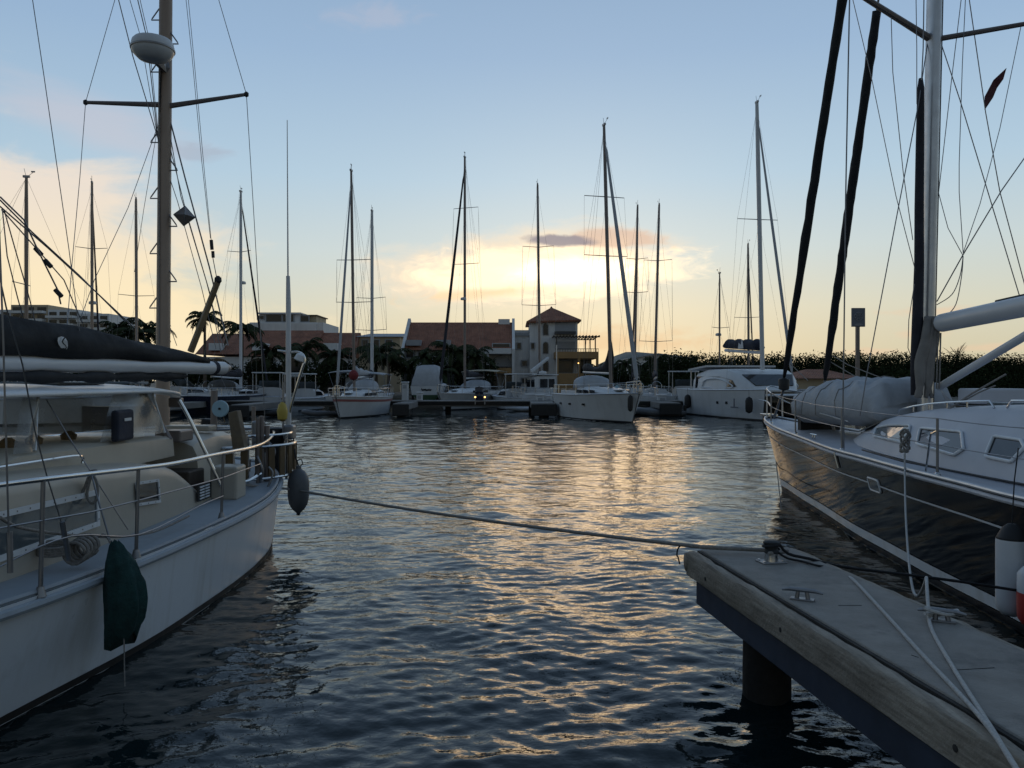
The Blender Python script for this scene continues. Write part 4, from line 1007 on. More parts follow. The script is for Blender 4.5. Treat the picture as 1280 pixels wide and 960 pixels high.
    for s in (1, -1):
        pts = [(-3.9, 1.9), (.5, 1.9), (1.3, 2.02), (.9, 2.45), (-.4, 2.68), (-3.9, 2.72)]
        def sy(x, z): return s * (np.interp(x, [-4.4, -2.5, -.2, 1.2, 2.3], [2.75, 2.8, 2.6, 2.2, 1.6]) * (1 - .03 * (z - 1.7)) + .03)
        MB().add([(x, sy(x, z) , z) for x, z in pts] + [(x, sy(x, z) - s * .2, z) for x, z in pts], [tuple(range(6)), tuple(range(11, 5, -1))] + [(k, (k + 1) % 6, 6 + (k + 1) % 6, 6 + k) for k in range(6)]).build('window', M['glass_dark'], sal)
        w = MB(); w.tube(bez([(-2.6, sy(-2.6, 1.95) + s * .03, 1.95), (-2.2, sy(-2.2, 2.5) + s * .03, 2.45), (-.6, sy(-.6, 2.5) + s * .03, 2.55), (.6, sy(.6, 2.3) + s * .03, 2.28), (.9, sy(.9, 1.95) + s * .03, 1.95), (-2.6, sy(-2.6, 1.95) + s * .03, 1.95)], 5), .05, 5); w.build('window_frame', M['white_far'], sal, smooth=True)
    MB().add([(2.32, -1.3, 2.1), (2.32, 1.3, 2.1), (1.32, 1.75, 2.8), (1.32, -1.75, 2.8)], [(0, 1, 2, 3)]).build('windscreen', M['glass_dark'], sal, solid=.06)
    MB().add([(-5.6, -2.6, 3.2), (-5.6, 2.6, 3.2), (-2.4, 2.6, 3.42), (-2.4, -2.6, 3.42)], [(0, 1, 2, 3)]).build('hardtop', M['white_far'], t, solid=.12)
    for s in (1, -1): MB().tube([(-5.3, s * 2.5, 1.7), (-5.3, s * 2.5, 3.2)], .05, 6).build('hardtop_post', M['alu'], t)
    rt = P(0, 133, Y).z; dx = -7 / 1000 * Y
    at = rigging(t, .7, 3.1, rt, 9.6, 5.6, 1.8, (dx * math.cos(-hd), dx * math.sin(-hd)), [P(0, 277, Y).z], 'alu_paint', .15, 'light', spw=1.5, jr=.10)
    zb = P(0, 441, Y).z
    MB().tube([(.5, 0, zb), (-4.9, 0, zb + .35)], .11, 8).build('boom', M['alu_paint'], t, smooth=True)
    rings = []
    for k in range(14):
        u = k / 13; x = .35 - 5.0 * u; hh = .62 * (1 + .10 * math.sin(u * 23)) * (1 - .12 * u) * (.6 if k in (0, 13) else 1)
        rings.append([(x, .36 * math.cos(a), zb + .12 + .35 * u + hh * .6 + hh * .6 * math.sin(a)) for a in (2 * math.pi * j / 10 for j in range(10))])
    sc = MB().loft(rings).build('sail_bundle', M['navy_canvas'], t, smooth='all')
    e = MB(); e.add([(-1.3, -.38, zb + .35), (-2.1, -.385, zb + .35), (-2.0, -.375, zb + .75), (-1.7, -.37, zb + .6), (-1.55, -.36, zb + 1.0), (-1.35, -.375, zb + .65)], [tuple(range(6))]); e.build('logo', M['logo_white'], sc, solid=.02)
    # emblem on the outer hull side
    em = MB(); em.prism([(3.6, -3.445, .75), (3.75, -3.445, .75), (3.72, -3.445, 1.3), (3.62, -3.445, 1.3)], (0, .04, 0)); em.prism([(3.2, -3.445, .72), (4.2, -3.445, .72), (4.2, -3.445, .80), (3.2, -3.445, .80)], (0, .04, 0)); em.build('emblem', M['sign_face'], t)
    for (x, lab) in ((5.2, 'dark fender on the catamaran bow'), (-3.5, 'black fender on the catamaran quarter')):
        p = Vector((x, -3.5 if x < 5 else -3.2, .95)); pw = Vector((t.location.x + p.x * math.cos(hd) - p.y * math.sin(hd), t.location.y + p.x * math.sin(hd) + p.y * math.cos(hd), p.z))
        tt = thing('fender', lab, 'fender', pw); MB().lathe([(.03, -.5), (.2, -.4), (.23, -.2), (.23, .25), (.18, .4), (.03, .5)], n=10).build('bladder', M['rubber_black'], tt, smooth=True)
        MB().tube([(0, 0, .48), (0, .02, .9)], .015, 4).build('lanyard', M['rope_grey'], tt)
build_boats()
# ------------------------------------------------------------------ the near finger pier at right
def build_pier():
    W_, Zt = .80, .95
    fr = frame((2.02, 6.94, 0), (.124, -1))                  # a runs from the tip toward us, b>0 to the right? (see below)
    s = 1 if fr(0, 1, 0).x > fr(0, 0, 0).x else -1           # s: which lateral sign is the picture's right
    g = lambda a, b, z: fr(a, s * b, z)
    LEN = 8.5
    t = thing('finger_pier', 'concrete finger pier with a weathered timber side and white ropes across it', 'pier', g(0, 0, 0), worldly=True)
    def pbox(b, a0, a1, b0, b1, z0, z1):
        v = [g(a, bb, z) for a in (a0, a1) for bb in (b0, b1) for z in (z0, z1)]
        return b.add(v, [(0, 1, 3, 2), (4, 6, 7, 5), (0, 4, 5, 1), (2, 3, 7, 6), (0, 2, 6, 4), (1, 5, 7, 3)])
    pbox(MB(), 0, LEN, -W_ / 2, W_ / 2, .78, Zt).build('concrete_deck', M['concrete'], t, bevel=.012)
    # left side: dark joint, then a long timber with worn rounded edges
    pbox(MB(), .0, LEN, -W_ / 2 - .028, -W_ / 2 - .003, .80, .938).build('joint_strip', M['dark_gap'], t)
    rng = random.Random(3)
    def timber(b0, b1, z0, z1, a0, a1, name, wob=.006, m='timber'):
        rows = []
        n = 70
        for k in range(n + 1):
            a = a0 + (a1 - a0) * k / n; q = []
            e = .012
            for (bb, z) in ((b0 + e, z0), (b0, z0 + e), (b0, (z0 + z1) / 2), (b0, z1 - .03), (b0 + .012, z1 - .008), (b0 + .03, z1), (b1 - .015, z1), (b1, z1 - .012), (b1, z0)):
                q.append(g(a + (abs(bb - b0) < .005) * 0, bb + rng.uniform(-wob, wob) * .5, z + rng.uniform(-wob, wob) * (1.2 if z > z1 - .04 else .3)))
            rows.append(q)
        return MB().loft(rows, True, True).build(name, m if not isinstance(m, str) else M[m], t, smooth=True)
    timber(-W_ / 2 - .115, -W_ / 2 - .03, .72, .93, -.03, LEN, 'side_timber')
    timber(W_ / 2 + .005, W_ / 2 + .08, .74, .93, -.03, LEN, 'side_timber')
    # tip: a worn round-nosed board across the end
    b = MB(); rows = []
    for k in range(9):
        bb = -W_ / 2 - .118 + (W_ + .2) * k / 8
        rows.append([g(-.02 + .055 * math.cos(a) * (1 + .1 * math.sin(k * 2)) - .02, bb, .835 + .08 * math.sin(a)) for a in (2 * math.pi * j / 12 for j in range(12))])
    b.loft(rows, True, True).build('end_timber', M['timber'], t, smooth='all')
    bo = MB()
    for a in (.42, 1.75, 3.42, 4.6, 6.0):
        c = g(a, -W_ / 2 - .113, .80); d = g(a, -W_ / 2 - .122, .80) - g(a, -W_ / 2 - .1, .80)
        MB().lathe([(.0, -.004), (.017, -.003), (.017, .004), (.010, .005)], c, d, n=10).build('bolt', M['dark_gap'], t)
    pbox(MB(), .06, LEN, -W_ / 2 - .06, -W_ / 2 + .12, .50, .715).build('side_beam', M['beam_blue'], t, bevel=.006)
    pbox(MB(), .06, LEN, W_ / 2 - .12, W_ / 2 + .04, .50, .735).build('side_beam', M['beam_blue'], t, bevel=.006)
    pbox(MB(), .06, .2, -W_ / 2 + .123, W_ / 2 - .123, .5, .775).build('end_beam', M['beam_blue'], t)
    for a in (.8, 3.3, 6.2):
        MB().lathe([(.18, -1.5), (.18, .15), (.175, .49)], g(a, -.17, 0), n=16).build('pile', M['pile_dark'], t, smooth=True)
        pbox(MB(), a - .15, a + .15, -W_ / 2 + .125, W_ / 2 - .125, .495, .775).build('cross_beam', M['dark_gap'], t)
    cr = MB()
    for (px0, py0, px1, py1) in ((1048, 757, 1077, 757), (1190, 838, 1243, 835), (1139, 819, 1148, 822)):
        a, b_ = P(px0, py0, 1), P(px1, py1, 1)
        def onp(px, py): Y = (CAMH - Zt) * F / (py - HOR); v = P(px, py, Y); v.z = Zt + .001; return v
        cr.tube([onp(px0, py0), onp(px1, py1)], .002, 4)
    cr.build('joint_line', M['dark_gap'], t)
    def onp(px, py, z=Zt): Y = (CAMH - z) * F / (py - HOR); v = P(px, py, Y); v.z = z; return v
    # bollard winch
    q = onp(964, 703); w = thing('bollard', 'black spool bollard on a steel plate at the pier tip', 'bollard', q, worldly=True)
    MB().box(q + Vector((0, 0, .006)), (.20, .15, .012), .2).build('base_plate', M['steel_dull'], w, bevel=.003)
    MB().lathe([(.055, .01), (.05, .05), (.05, .075)], q, n=18).build('neck', M['steel'], w, smooth=True)
    MB().lathe([(.05, .076), (.062, .085), (.06, .10), (.05, .11), (.05, .14), (.063, .15), (.063, .165), (.05, .175), (.02, .178)], q, n=18).build('spool', M['rubber_black'], w, smooth=True)
    b = MB()
    for x in (-.08, .08):
        for y in (-.05, .05): b.lathe([(.012, .011), (.012, .02), (.006, .022)], q + Matrix.Rotation(.2, 3, 'Z') @ Vector((x, y, 0)), n=8)
    b.build('bolt', M['steel'], w)
    def cleat(px, py, rz, lab, m='steel_dull'):
        q = onp(px, py); c = thing('dock_cleat', lab, 'cleat', q, worldly=True); rot = Matrix.Rotation(rz, 3, 'Z'); tr = lambda v: q + rot @ Vector(v)
        MB().box(q + Vector((0, 0, .006)), (.15, .06, .012), rz).build('base_plate', M[m], c, bevel=.003)
        for x in (-.035, .035): MB().tube([tr((x, 0, .01)), tr((x * .8, 0, .055))], [.016, .013], 8).build('stem', M[m], c, smooth=True)
        MB().tube([tr((-.13, 0, .055)), tr((-.08, 0, .066)), tr((0, 0, .066)), tr((.08, 0, .066)), tr((.13, 0, .055))], [.007, .014, .015, .014, .007], 8).build('horn', M[m], c, smooth=True)
        return q
    cleat(1003, 750, R(-28), 'rusty dock cleat standing empty near the pier tip')
    c2 = cleat(1177, 777, R(-25), 'dock cleat wrapped with white rope at the pier edge')
    w = wire('cleat_hitch', bez([c2 + Vector(v) for v in ((-.1, 0, .05), (-.02, .03, .03), (.09, -.01, .07), (.02, -.03, .05), (-.09, .02, .075), (.04, .03, .06), (.11, 0, .045))], 6), .011, M['rope_white'], None, 6)
    tag(w, 'figure eight hitch of white rope on the pier edge cleat', 'rope')
    return onp, g
onp, pier_g = build_pier()
def rope(name, lab, pts, r, m, n=8, loc=None):
    b = MB().tube(pts, r, n); o = b.build(name, M[m], None, smooth='all', loc=loc or pts[0]); tag(o, lab, 'rope'); return o
def build_ropes():
    z = .958
    # two white ropes lying on the pier and up to the black yacht's bow cleat
    a = P(1131, 560, 9.75); bow = [P(1131, 566, 9.62), P(1131, 590, 9.5), P(1132, 640, 8.6), P(1135, 690, 7.6), P(1140, 732, 6.6), P(1146, 745, 6.15), P(1153, 737, 5.95), onp(1158, 722, 1.05)]
    rope('mooring_rope', 'white rope dropping from the black yacht side deck and looping at the pier edge', bez(bow, 6), .011, 'rope_white')
    rope('mooring_rope', 'white rope from the pier edge cleat running toward us down the pier', bez([onp(1158, 722, 1.05), onp(1160, 755, .99), onp(1164, 785, z), onp(1190, 832, z), onp(1220, 880, z), onp(1243, 916, z), onp(1262, 948, z), onp(1290, 990, z)], 8), .011, 'rope_white')
    rope('mooring_rope', 'white rope lying slantwise from the pier right edge toward us', bez([onp(1060, 721, .93), onp(1068, 726, z), onp(1100, 760, z), onp(1150, 815, z), onp(1200, 868, z), onp(1230, 902, z), onp(1255, 936, z), onp(1282, 980, z)], 8), .011, 'rope_white')
    # black line from the bollard along the water side
    c = onp(964, 703) + Vector((0, 0, .125)); ring = [c + Vector((.062 * math.cos(k * .5), .062 * math.sin(k * .5), .004 * k - .02)) for k in range(14)]
    rope('dock_line', 'black line from the spool bollard to the black yacht', bez(ring + [P(985, 692, 6.42), P(1012, 698.5, 6.42), P(1050, 708, 6.5), P(1130, 718, 6.6), P(1200, 727, 6.75), P(1290, 741, 6.9)], 3), .012, 'rope_black')
    rope('dock_line', 'second black line from the spool bollard slack over the pier', bez([c + Vector((.06, 0, -.05)), P(985, 698, 6.40), onp(1004, 702, .962), onp(1022, 707, .962), P(1040, 709, 6.45)], 6), .009, 'rope_black')
    # the long line from the white ketch to the pier tip
    e = onp(985, 689, .985); a = P(283, 604, 9.3); m1 = P(370, 612, 11.3)
    A = P(270, 602, 9.0)
    ps = sag(P(368, 612, 11.9), onp(880, 684, 1.0), .045, 30)
    rope('mooring_line', 'long grey mooring line stretched across the water between ketch and pier', [P(283, 605, 10.2), P(330, 608, 11.2)] + ps + [e, onp(962, 692, 1.04)], .017, 'rope_grey')
    q = ps[-2]; rope('rope_tail', 'black rope tail knotted on the mooring line at the pier tip', bez([q + Vector((.02, 0, .01)), q + Vector((-.025, -.02, -.03)), q + Vector((-.03, 0, -.09)), q + Vector((-.02, 0, -.11)), q + Vector((-.005, 0, -.17))], 5), .007, 'rope_black', 5)
build_ropes()
# ------------------------------------------------------------------ the black yacht at right
def build_black_yacht():
    O = (5.85, 18.2, 0); fr0 = frame(O, (-.0896, 1)); fr = lambda a, b, z: fr0(a, b, z)   # a<0 aft, b>0 our side
    assert fr(0, 1, 0).x < fr(0, 0, 0).x
    t = thing('sailing_yacht', 'black hulled sailing yacht with white deck and covered dinghy on the foredeck', 'sailboat', fr(-8, 0, 0), worldly=True)
    L = 15.2
    A = [0, -.12, -.4, -1, -2, -3.8, -5.8, -7, -8.5, -9.7, -11, -15.2]
    B_ = [.03, .13, .27, .44, .66, 1.0, 1.45, 1.64, 1.9, 2.05, 2.22, 2.05]
    Wl = [.02, .05, .10, .22, .45, .82, 1.26, 1.46, 1.72, 1.88, 2.02, 1.7]
    zs_ = [1.60, 1.585, 1.55, 1.50, 1.44, 1.385, 1.355, 1.35, 1.345, 1.34, 1.34, 1.36]
    us = [1 + a / L for a in A][::-1]
    H = Hull(fr, lambda s: -L, lambda s: -.75 * (1 - s) ** 1.2, cint(us, B_[::-1]), cint(us, Wl[::-1]), cint(us, zs_[::-1]), 1.1)
    b = H.topsides(64, 12); b.build('hull', M['black_gel'], t, smooth=True)
    H.strip(-.12, .105, .006, 60).build('bottom_paint', M['boot_black'], t, smooth=True)
    H.strip(lambda u: .11 + .02 * u, lambda u: .225 + .05 * u, .010, 60).build('boot_stripe', M['white_gel'], t, smooth=True)
    H.strip(lambda u: H.zs(u) - .352, lambda u: H.zs(u) - .33, .008, 60, .0, .972).build('cove_stripe', M['alu_paint'], t, smooth=True)
    H.deck(.03, .07, 60).build('deck', M['white_deck'], t, smooth=True)
    H.rail(.022, .0, 80, .0, 8).build('toe_rail', M['alu'], t, smooth=True)
    H.rail(.03, -.06, 80, -.01, 8).build('rub_rail', M['white_deck'], t, smooth=True)
    # hull fittings
    w = MB(); u = 1 - 7.25 / L; k = 1 / L
    pts = [H.pt(u - .19 * k, .80, 1, .01), H.pt(u + .19 * k, .80, 1, .01), H.pt(u + .19 * k, .68, 1, .01), H.pt(u - .19 * k, .68, 1, .01)]
    wo = MB().add([p for p in pts], [(0, 1, 2, 3)]).build('hull_window', M['glass_dark'], t, solid=.01)
    loop = [];
    for i in range(4):
        p, q, r = pts[i - 1], pts[i], pts[(i + 1) % 4]; loop += [q.lerp(p, .5), q.lerp(p, .22), q.lerp(p, .07).lerp(q.lerp(r, .07), .5), q.lerp(r, .22)]
    w.tube(bez(loop + [loop[0], loop[1]], 3), .015, 6); w.build('frame', M['alu_paint'], wo, smooth=True)
    u = 1 - 5.95 / L
    b = MB(); b.tube([H.pt(u, .97, 1, .02), H.pt(u, .86, 1, .02), H.pt(u, .80, 1, .02)], .022, 6); b.build('chainplate', M['steel'], t, smooth=True)
    # stemhead: roller and anchor plate
    MB().box(fr(.02, 0, 1.62), (.22, .5, .06), R(5)).build('bow_roller', M['steel'], t, bevel=.01)
    # cabin trunk
    b = MB(); xs = [-15, -13, -11, -9.5, -8.2, -7.0, -6.0, -5.2, -4.4]; hb = [1.62, 1.66, 1.66, 1.60, 1.48, 1.28, 1.02, .75, .4]; zt = [2.12, 2.14, 2.13, 2.10, 2.06, 1.98, 1.84, 1.68, 1.50]
    rings = []; hbf = cint(xs, hb); ztf = cint(xs, zt); zb = 1.37
    def side(a, v):                    # a point on the cabin side: v 0 at deck, 1 at the roof edge
        h, z = hbf(a), ztf(a); return (h * (1 - .30 * v ** 1.5), zb + (z - .06 - zb) * v)
    for k in range(45):
        a = xs[0] + (xs[-1] - xs[0]) * k / 44; prof = [side(a, v) for v in (0, .25, .5, .75, .9, 1)]; z = ztf(a); h = prof[-1][0]
        prof += [(h * .93, z - .02), (h * .7, z + .015), (h * .3, z + .04), (0, z + .045)]
        rings.append([fr(a, y, zz) for y, zz in prof] + [fr(a, -y, zz) for y, zz in reversed(prof[:-1])])
    MB().loft(rings, True, True).build('coachroof', M['white_deck'], t, smooth=True)
    def cabin_px(px, py):              # where the camera's ray meets the cabin side
        best = None
        for i in range(400):
            a = -4.6 - i * .022
            for v in [j / 40 for j in range(42)]:
                y, z = side(a, min(v, 1)); w = fr(a, y, z); ex = (640 + w.x / w.y * F - px); ey = (HOR - (w.z - CAMH) / w.y * F - py); e = ex * ex + ey * ey
                if best is None or e < best[0]: best = (e, a, min(v, 1))
        return best[1], best[2]
    def cw(a, v, off): y, z = side(a, v); return fr(a, y + off, z + off * .4)
    def cabin_window(poly, m):
        q = [cabin_px(*p) for p in poly]
        q2 = []
        for i in range(len(q)):
            p, c, r = q[i - 1], q[i], q[(i + 1) % len(q)]
            lp = lambda x, y, s: (x[0] + (y[0] - x[0]) * s, x[1] + (y[1] - x[1]) * s)
            q2 += [lp(c, p, .18), lp(c, p, .05), lp(c, r, .05), lp(c, r, .18)]
        pts = [cw(a, v, .010) for a, v in q2]
        w = MB().add(pts, [tuple(range(len(pts)))]).build('window', M[m], t)
        MB().tube([cw(a, v, .016) for a, v in q2 + [q2[0], q2[1]]], .019, 8).build('frame', M['white_gel'], w, smooth=True)
    cabin_window([(1093, 546), (1097, 535), (1112, 532), (1139, 532), (1134, 555), (1112, 550)], 'glass_grey')
    cabin_window([(1147, 556), (1152, 535), (1203, 540), (1206, 562), (1194, 569)], 'glass_dark')
    cabin_window([(1234, 571), (1244, 546), (1278, 551), (1282, 560), (1266, 577)], 'glass_dark')
    cabin_window([(1300, 590), (1312, 560), (1350, 566), (1340, 600)], 'glass_dark')
    # grab rails, hatches and tracks on the roof
    for (a0, a1) in ((-6.3, -8.6), (-9.0, -11.2)):
        b = MB(); n = 5
        top = [fr(a0 + (a1 - a0) * k / n, hbf(a0 + (a1 - a0) * k / n) * .60, ztf(a0 + (a1 - a0) * k / n) + .085) for k in range(n + 1)]
        ends = [fr(a0 + .08, hbf(a0) * .60, ztf(a0) + .0)], [fr(a1 - .08, hbf(a1) * .60, ztf(a1) + .0)]
        b.tube(ends[0] + top + ends[1], .013, 6)
        for q in top[1:-1]: b.tube([q, q - Vector((0, 0, .08))], .012, 5)
        b.build('grab_rail', M['steel'], t, smooth=True)
    for (a, y, w, l) in ((-5.35, 0, .5, .5), (-7.9, 0, .55, .5), (-9.6, .55, .4, .4)):
        z = ztf(a); MB().box(fr(a, y, z + .055), (w, l, .05), R(5)).build('hatch', M['glass_grey'], t, bevel=.015)
    MB().tube([fr(-6.4, 1.30, zb + .02), fr(-8, 1.66, zb + .02), fr(-10, 1.78, zb + .02), fr(-12, 1.84, zb + .02)], .013, 5).build('jib_track', M['rubber_black'], t)
    # glazing strip reflecting the sky ahead of the trunk
    MB().add([fr(-4.55, .36, 1.535), fr(-4.9, .30, 1.63), fr(-5.75, .55, 1.81), fr(-5.6, .78, 1.66)], [(0, 1, 2, 3)]).build('fore_window', M['glass_grey'], t, solid=.015)
    # stanchions and lifelines
    def st(a, h=.62, side=1): u = 1 + a / L; return H.pt(u, 1, side, -.05), H.pt(u, 1, side, -.05) + Vector((0, 0, h))
    for s in (1, -1):
        tops = []
        for a in (-1.05, -3.15, -6.1, -9.15, -11.4, -13.4):
            p, q = st(a, .64, s); MB().tube([p, q], .0155, 8).build('stanchion', M['steel_dull'], t, smooth=True); MB().lathe([(.04, -.01), (.035, .02), (.02, .04)], p, n=10).build('stanchion_base', M['steel'], t); tops.append(q)
        pb, pt = st(-.3, .66, s)
        low = [pt - Vector((0, 0, .27))] + [q - Vector((0, 0, .29)) for q in tops]
        for hh, lst in ((0, [pt] + tops), (1, low)):
            line = []
            for i in range(len(lst) - 1): line += sag(lst[i], lst[i + 1], .02 if hh == 0 else .015, 5)
            wire('lifeline', line, .006, M['steel_dull'], t, 5)
    b = MB(); p0, q0 = st(-.3, .66, 1); p1, q1 = st(-.3, .66, -1); p2, q2 = st(-1.05, .64, 1); p3, q3 = st(-1.05, .64, -1)
    nose = fr(.02, 0, 2.28)
    b.tube(bez([q2, q0, nose + Vector((.05, -.05, 0)), q1, q3], 6), .016, 7)
    for p, q in ((p0, q0), (p1, q1)): b.tube([p, q], .016, 7)
    b.tube(bez([q2 - Vector((0, 0, .28)), q0 - Vector((0, 0, .28)), q0 + Vector((-.1, .25, -.26))], 5), .013, 6)
    b.build('pulpit', M['alu'], t, smooth=True)
    b = MB(); p, q = st(-9.15, .5, 1)                                # gate brace beside the tall stanchion
    b.tube(bez([H.pt(1 - 8.75 / L, 1, 1, -.12), H.pt(1 - 8.9 / L, 1, 1, -.1) + Vector((0, 0, .42)), H.pt(1 - 9.0 / L, 1, 1, -.07) + Vector((0, 0, .46)), q], 5), .012, 6); b.build('gate_brace', M['steel'], t, smooth=True)
    # deck cleat, fairlead
    q = H.pt(1 - 4.1 / L, 1, 1, -.14) + Vector((0, 0, .03)); b = MB(); d = fr(1, 0, 0) - fr(0, 0, 0)
    b.tube([q - d * .12 + Vector((0, 0, .05)), q + d * .12 + Vector((0, 0, .05))], .014, 6)
    for e in (-.04, .04): b.tube([q + d * e - Vector((0, 0, .03)), q + d * e + Vector((0, 0, .05))], .013, 6)
    b.build('deck_cleat', M['steel'], t)
    # slack white line from pulpit along the lifelines
    wire('lifeline_rope', bez([P(961, 492, 18.0), P(968, 494, 17.9), P(985, 503, 16.6), P(1006, 511, 15.2), P(1037, 520, 13.6), P(1060, 527, 12.6)], 6), .011, M['rope_white'], t, 6)
    # mast with its folded sail, boom, vang
    mb = fr(-5.87, 0, 1.85); Ym = mb.y; mt = P(1168.0, 0, Ym); d = (mt - mb); top = mb + d * (17.2 / d.z)
    b = MB(); rings = []
    ell = [(math.cos(2 * math.pi * k / 16), math.sin(2 * math.pi * k / 16)) for k in range(16)]
    for k in range(8):
        c = mb.lerp(top, k / 7); rings.append([c + Vector((.105 * x + .02 * y, .17 * y, 0)) for x, y in ell])
    mo = b.loft(rings).build('mast', M['alu'], t, smooth=True)
    MB().lathe([(.2, 0), (.19, .06), (.15, .09)], mb - Vector((0, 0, .03)), n=16).build('mast_collar', M['rubber_black'], mo, smooth=True)
    wire('mast_track', [mb + Vector((.115, -.03, .2)), top + Vector((.115, -.03, 0))], .012, M['rubber_black'], mo, 5)
    # a furled sail hoisted against the mast front, bunched at its foot
    c = lambda px, py, dy=0: P(px, py, Ym + dy)
    MB().tube([c(1151, 98, -.2), c(1151, 110, -.2), c(1150, 180, -.2), c(1149, 260, -.2), c(1149, 330, -.2), c(1147, 400, -.2), c(1146, 450, -.2), c(1146, 494, -.2)], [.03, .05, .06, .066, .07, .08, .09, .085], 9).build('furled_staysail', M['dark_sail'], t, smooth='all')
    b = MB(); rng = random.Random(6)
    for (x0, x1, x2, r) in ((1166, 1152, 1145, .07), (1160, 1150, 1149, .08), (1170, 1163, 1157, .07), (1163, 1160, 1165, .06)):
        b.tube(bez([c(x0, 396, -.3), c((x0 + x1) / 2 + 2, 425, -.33), c(x1, 452, -.34), c(x1 - 1 + rng.uniform(-1, 1), 476, -.34), c(x2, 497, -.3)], 5), [r * (.4 + .6 * math.sin(math.pi * min(1, .15 + k / 24))) for k in range(21)], 8)
    b.build('bunched_sail', M['taupe_canvas'], t, smooth='all')
    Yb = Ym
    def along(a): p = fr(a, 0, 0); return p
    g0 = fr(-6.2, 0, P(0, 403, fr(-6.2, 0, 0).y).z - .02); g1 = fr(-12.5, 0, 0); g1.z = g0.z + .34
    dr = (g1 - g0)
    MB().tube([g0 + dr * .012, g0 + dr * .015, g0 + dr], [.10, .135, .142], 18).build('boom', M['alu_paint'], t, smooth=True)
    MB().box(g0 - dr.normalized() * .03, (.16, .3, .2), R(5)).build('gooseneck', M['mast_dark'], t, bevel=.02)
    wire('boom_track', [g0 + dr * .2 + Vector((0, 0, .142)), g0 + dr + Vector((0, 0, .148))], .02, M['rubber_black'], t, 6)
    MB().tube([P(1174, 484, Ym - .25), P(1286, 417, 10.2), P(1330, 390, 9.6)], .056, 12).build('vang', M['alu_paint'], t, smooth=True)
    MB().prism([P(1176, 487, Ym - .5), P(1188, 500, Ym - .5), P(1182, 500, Ym - .5)], (.02, .05, 0)).build('vang_bracket', M['alu'], t)
    MB().box(fr(-6.75, -.45, 2.18), (.7, .5, .22), R(5)).build('deck_vent_box', M['white_deck'], t, bevel=.03)
    # spreaders
    r = c(1165, 50); el = P(1079, -4, Ym - .55); er = P(1292, 28, Ym + 1.0)
    MB().tube([r, el], [.055, .04], 8).build('spreader', M['mast_dark'], mo, smooth=True)
    MB().tube([r, P(1292, 28, Ym - .4)], [.045, .035], 8).build('spreader', M['mast_dark'], mo, smooth=True)
    # the two dark furled headsails
    b = P(980, 474, 17.55); tp = P(1053, -2, 15.6); tp2 = b + (tp - b) * 2.2
    def fur(p0, p1, r, seed, name):
        rng = random.Random(seed); n = 44; pts = []; rs = []
        for k in range(n + 1):
            u = k / n; pts.append(p0.lerp(p1, u) + Vector((rng.uniform(-.005, .005), 0, 0)) * (1.5 if u < .3 else .6)); rs.append(r * (.75 + .4 * min(1, u * 5)) * rng.uniform(.92, 1.1) * (1 if u < .75 else 1))
        rs[0] *= .4
        return MB().tube(pts, rs, 10).build(name, M['black_canvas'], t, smooth='all')
    fur(b, tp2, .082, 1, 'furled_genoa')
    MB().lathe([(.03, -.25), (.11, -.22), (.12, -.02), (.11, 0), (.03, .04)], b - Vector((0, 0, .0)), n=14).build('furling_drum', M['rubber_black'], t, smooth=True)
    wire('furling_tack', [b - Vector((0, 0, .2)), fr(-.25, 0, 1.55)], .03, M['steel_dull'], t, 6)
    b2 = P(1031, 476, 15.2); tp = P(1096, 14, 13.6)
    fur(b2, b2 + (tp - b2) * 1.0, .066, 2, 'furled_staysail')
    wire('inner_forestay', [tp, tp + (tp - b2) * 1.2], .02, M['wire_m'], t, 6)
    wire('staysail_tack', [b2, fr(-3.0, 0, 1.45)], .03, M['steel_dull'], t, 6)
    # wires
    def w2(name, pl, r=.0065, m='wire_m'): wire(name, [P(x, y, Y) for x, y, Y in pl], r, M[m], t, 5)
    ch = H.pt(1 - 5.95 / L, 1, 1, -.12)
    MB().tube([ch - Vector((0, 0, .0)), ch + Vector((0, 0, .5))], .024, 8).build('turnbuckle', M['steel_dull'], t, smooth=True)
    MB().tube([ch + fr(-.85, -.35, 0) - fr(0, 0, 0), ch + fr(-.85, -.35, .4) - fr(0, 0, 0)], .02, 8).build('turnbuckle', M['steel_dull'], t, smooth=True)
    Yc = ch.y
    w2('shroud', [(1053, 555, Yc), (1055, 420, Yc), (1057, 250, Yc + .1), (1062, -5, Yc + .2)], .011)
    w2('shroud', [(1075, 520, Yc - .6), (1084, 465, Yc - .6), (1124, 254, Ym - .5), (1148, 130, Ym - .3), (1160, 50, Ym)], .008)
    w2('shroud', [(1065, -5, Yc), (1090, 100, Yc), (1120, 245, Ym - .5), (1146, 345, Ym - .2)], .006)
    w2('halyard', [(1114, 22, Ym - .4), (1116, 90, Ym - .4), (1129, 215, Ym - .4), (1141, 300, Ym - .3)])
    w2('halyard', [(1145, -5, Ym - .3), (1146, 60, Ym - .3), (1146, 130, Ym - .3)])
    w2('halyard', [(1155, -5, Ym - .3), (1154, 60, Ym - .3), (1152, 100, Ym - .25)], .009)
    w2('halyard', [(1143, 355, Ym - .3), (1136, 400, Ym - .3), (1135, 435, Ym - .3), (1139, 446, Ym - .3), (1146, 446, Ym - .25)])
    w2('shroud', [(1177, 56, Ym), (1200, 125, Ym - .1), (1235, 240, Ym - .2), (1276, 375, Ym - .4), (1290, 420, Ym - .5)], .008)
    w2('lazy_jack', [(1202, -5, Ym), (1190, 95, Ym), (1174, 235, Ym), (1173, 245, Ym)])
    w2('lazy_jack', [(1207, -5, Ym - .3), (1203, 80, Ym - .3), (1199, 205, Ym - .4), (1199, 240, Ym - .5), (1204, 316, Ym - .6)], .006)
